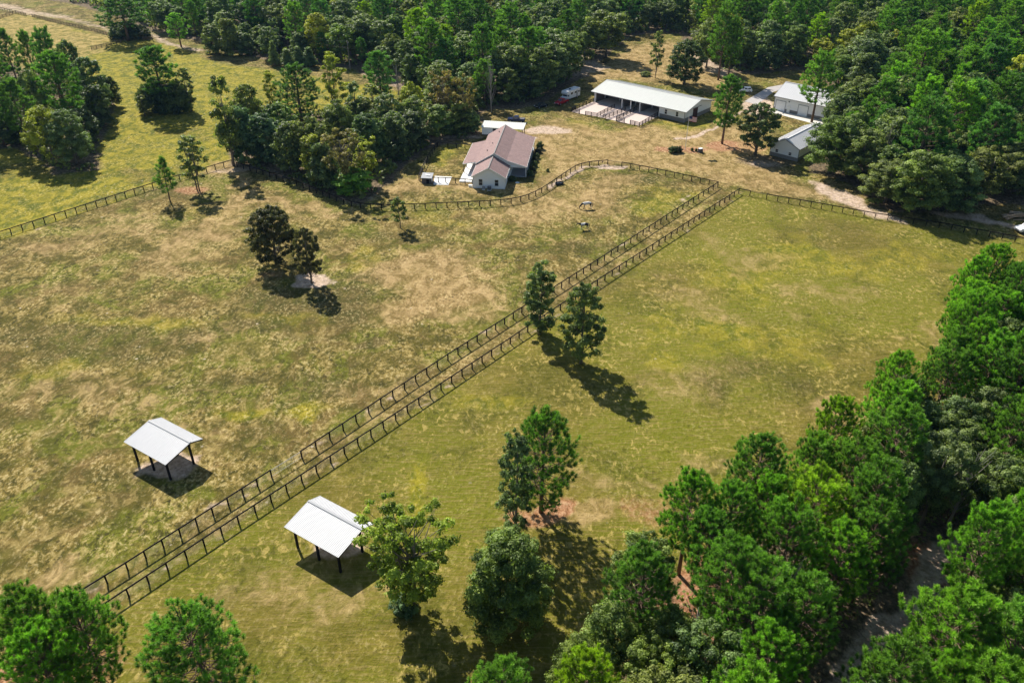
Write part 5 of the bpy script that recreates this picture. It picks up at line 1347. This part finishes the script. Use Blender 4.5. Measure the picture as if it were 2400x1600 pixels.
KEEP_OUT = [np.array([G(*p) for p in q]) for q in ([(1790, 250), (1850, 190), (1975, 235), (1935, 300), (1890, 390), (1795, 370)], [(2335, 205), (2340, 138), (2420, 120), (2440, 200)],
            [(1900, 395), (2050, 440), (2120, 470), (2110, 530), (1900, 470)], [(-320, 55), (-320, -60), (110, -30), (200, 25), (340, 70), (340, 110)])]
def sample_wood():
    rs = random.Random(5); pts = []
    x0, y0 = UF_W.min(0); x1, y1 = UF_W.max(0)
    cand = np.stack([np.random.default_rng(3).uniform(-320, 320, 26000), np.random.default_rng(4).uniform(150, 540, 26000)], 1)
    ok = poly_sd(cand[:, 0], cand[:, 1], UF_W) > 2.0
    for k in KEEP_OUT: ok &= poly_sd(cand[:, 0], cand[:, 1], k) < 1.0
    cand = cand[ok]; got = []
    for X, Y in cand:
        px, py = P(X, Y, 12)
        if px < -120 or px > 2540 or py < -40: continue
        rx = 4.9 + (Y - 180) * .005; ry = 4.8 + max(0, Y - 200) * .022
        if any(((X - a) / rx) ** 2 + ((Y - b_) / ry) ** 2 < 1.45 for a, b_ in got): continue
        if not clear_of(X, Y, 2.2): continue
        got.append((X, Y))
    return got
W_PTS = sample_wood()
_u = poly_sd(np.array([p[0] for p in W_PTS]), np.array([p[1] for p in W_PTS]), UF_W)
npine = nb_ = 0
for (X, Y), dist in zip(W_PTS, _u):
    px, py = P(X, Y, 10)
    pine_p = .62 if px > 1850 else (.35 if px > 1250 else (.42 if px < 560 else .28))
    if dist < 7: 
        key = rnd.choice(['K0', 'K1', 'B0', 'B2', 'P0', 'B1']); h = rnd.uniform(9, 14)
    elif rnd.random() < pine_p: key = rnd.choice(['P0', 'P1', 'P2']); h = rnd.uniform(14, 21)
    else: key = rnd.choice(['B0', 'B1', 'B2', 'B3', 'B0', 'B3', 'T0', 'K0']); h = rnd.uniform(11, 17.5)
    if key[0] == 'P': pal = rnd.choices(['green', 'dark', 'blue', 'bright', 'yellow'], [5, 3, 3, 2.2 if px > 1850 else .4, .8])[0]; wd = h * rnd.uniform(.48, .60)
    else: pal = rnd.choices(['olive', 'green', 'grey', 'dark', 'yellow', 'brown'], [3, 3, 5.5, 2.0, .8, .35])[0]; wd = h * rnd.uniform(.68, .86) if key != 'T0' else h * .4
    wood_tree(key, X, Y, h, wd, pal)
for i, (x, y, h_) in enumerate(((2010, 1240, 14), (1860, 1330, 13), (2290, 1060, 13), (1700, 1290, 12), (2090, 300, 15), (1150, 150, 16), (930, 150, 16), (2250, 250, 16), (1640, 1420, 11))):
    tree('D%d' % (i % 2), G(x, y, h_ * .9), h_, 5.5, 'grey', ('bleached dead tree among the pines left of the shaded track', 'bare dead tree beside the shaded track', 'bare grey tree in the near wood by the right edge', 'leafless tree near the paddock side of the near wood', 'leafless tree in the right forest above the fence',
        'bleached dead tree in the forest left of the motorhome', 'leafless tree right of the utility pole', 'bare grey tree in the top right forest', 'small leafless tree in the lower near wood')[i])
tree('N0', G(1590, 1345), 14.5, 7.2, 'bright', 'bright pine at the left front of the near wood, over orange soil')
tree('N3', G(1640, 1420), 13.5, 6.6, 'green', 'slim pine just below the bright one at the left front of the near wood')
# near right wood
def near_wood():
    g1 = np.random.default_rng(9); cand = np.stack([g1.uniform(-5, 135, 9000), g1.uniform(22, 150, 9000)], 1)
    ok = poly_sd(cand[:, 0], cand[:, 1], BR_W) > -2.6; got = []
    TP = [np.array(p) for p in TRACK_PX]
    for X, Y in cand[ok]:
        px, py = P(X, Y, 10)
        if px < 1000 or px > 2620 or P(X, Y, 16)[1] > 1720: continue
        if min(seg_dist(np.array([X]), np.array([Y]), a, b_)[0] for a, b_ in zip(TRACK_W[:-1], TRACK_W[1:])) < 3.4: continue
        bad = False
        for zz in (4, 8, 12, 15):
            q = P(X, Y, zz)
            for a, b_ in zip(TP[:-1], TP[1:]):
                if seg_dist(np.array([q[0]]), np.array([q[1]]), a, b_)[0] < 74: bad = True
        if bad: continue
        if any(((X - a) ** 2 + (Y - b_) ** 2) < 4.2 ** 2 for a, b_ in got): continue
        if not clear_of(X, Y, 2.0): continue
        got.append((X, Y))
    return got
N_PTS = near_wood()
for X, Y in N_PTS:
    px, py = P(X, Y, 14); d = poly_sd(np.array([X]), np.array([Y]), BR_W)[0]
    grey_zone = 2130 < px < 2400 and 860 < py < 1060; broad_zone = (1360 < px < 1620 and 1340 < py < 1500)
    r = rnd.random()
    if grey_zone or broad_zone or r < .20:
        key = rnd.choice(['F0', 'F1', 'F2']); h = rnd.uniform(10.5, 14) if d > 4 else rnd.uniform(10, 12); wd = h * rnd.uniform(.58, .75)
        pal = 'grey' if grey_zone else ('green' if broad_zone else rnd.choice(['olive', 'green', 'grey', 'dark']))
    else:
        key = rnd.choice(['N0', 'N1', 'N2', 'N3']); h = rnd.uniform(13.5, 17.5) if d > 3 else rnd.uniform(13, 15.5); wd = h * rnd.uniform(.42, .54)
        pal = rnd.choices(['bright', 'green', 'lime', 'yellow'], [5, 5, .7, 1.1])[0]
    wood_tree(key, X, Y, h, wd, pal)
tree('N3', (G(2327, 1411)[0], G(2327, 1411)[1]), 15.5, 7.0, 'bright', 'bright pine with a long bare leaning trunk above the lower right corner')
print('TREES', len(TREES), 'wood', len(W_PTS), 'near', len(N_PTS))

# ------------------------------------------------------------------ undergrowth below the woods
def undergrowth():
    g = np.random.default_rng(77); parts = []
    def fill(poly, n, xr, yr, off, hmax, size):
        X = g.uniform(*xr, n); Y = g.uniform(*yr, n); ok = poly_sd(X, Y, poly) > off; X, Y = X[ok], Y[ok]
        if poly is UF_W:
            for k in KEEP_OUT: 
                q = poly_sd(X, Y, k) < 1.0; X, Y = X[q], Y[q]
        for a, b_ in zip(TRACK_W[:-1], TRACK_W[1:]):
            q = seg_dist(X, Y, a, b_) > 2.6; X, Y = X[q], Y[q]
        nz = np.sin(X * .37 + 1.2 * np.sin(Y * .23)) + np.sin(Y * .31 + 1.3 * np.sin(X * .19)) + .6 * np.sin(X * .9 + Y * .7)
        q = nz > -.35; X, Y, nz = X[q], Y[q], nz[q]
        Z = (g.random(len(X)) ** .7) * hmax * np.clip(.25 + .4 * nz, .12, 1) + .1
        parts.append((np.stack([X, Y, Z], 1), size * g.uniform(.6, 1.4, len(X)) * (1 + Y / 500)))
    fill(UF_W, 420000, (-330, 330), (150, 470), 1.5, 4.2, .62)
    fill(ISL_C, 60000, (-110, 10), (160, 260), 1.0, 3.4, .5); fill(ISL_L, 50000, (-240, -80), (170, 290), 1.0, 3.4, .55)
    fill(BR_W, 90000, (0, 120), (26, 150), 2.5, 2.6, .32)
    Cn = np.concatenate([p[0] for p in parts]); sz = np.concatenate([p[1] for p in parts])
    nn = unit(g.normal(size=Cn.shape) * .8 + np.array([0, 0, .8]))
    V, F = leaf_faces(Cn, nn, sz, g, 1.4, .1)
    lum = np.sin(Cn[:, 0] * .6) * np.sin(Cn[:, 1] * .5)
    me = np_mesh('undergrowth', V, F, M['leaves'], col=np.clip(.4 + .25 * lum + g.normal(0, .2, len(Cn)), 0, 1))
    o = link_mesh('undergrowth', me); o.color = (.80, .85, .80, 1)
    tag(o, 'tangled dark green undergrowth filling the floor of the woods', 'undergrowth', kind='stuff')
undergrowth()
from collections import Counter
print('NAMES', Counter(t[3].name.split('.')[0] for t in TREES))

# ------------------------------------------------------------------ haze: the air over the farm
hz = MB().box((0, 1500, 39.5), (8400, 9400, 81)).build('haze', bpy.data.materials.new('haze_air'))
hm = hz.data.materials[0]; hm.use_nodes = True; hn = hm.node_tree
for n in list(hn.nodes): 
    if n.type != 'OUTPUT_MATERIAL': hn.nodes.remove(n)
pv = hn.nodes.new('ShaderNodeVolumePrincipled'); pv.inputs['Color'].default_value = (.25, .52, 1.0, 1); pv.inputs['Density'].default_value = 0.00004
pv.inputs['Anisotropy'].default_value = 0.2
hn.links.new(pv.outputs[0], [n for n in hn.nodes if n.type == 'OUTPUT_MATERIAL'][0].inputs['Volume'])
tag(hz, 'thin bluish air haze over the far woods', 'haze', kind='stuff')
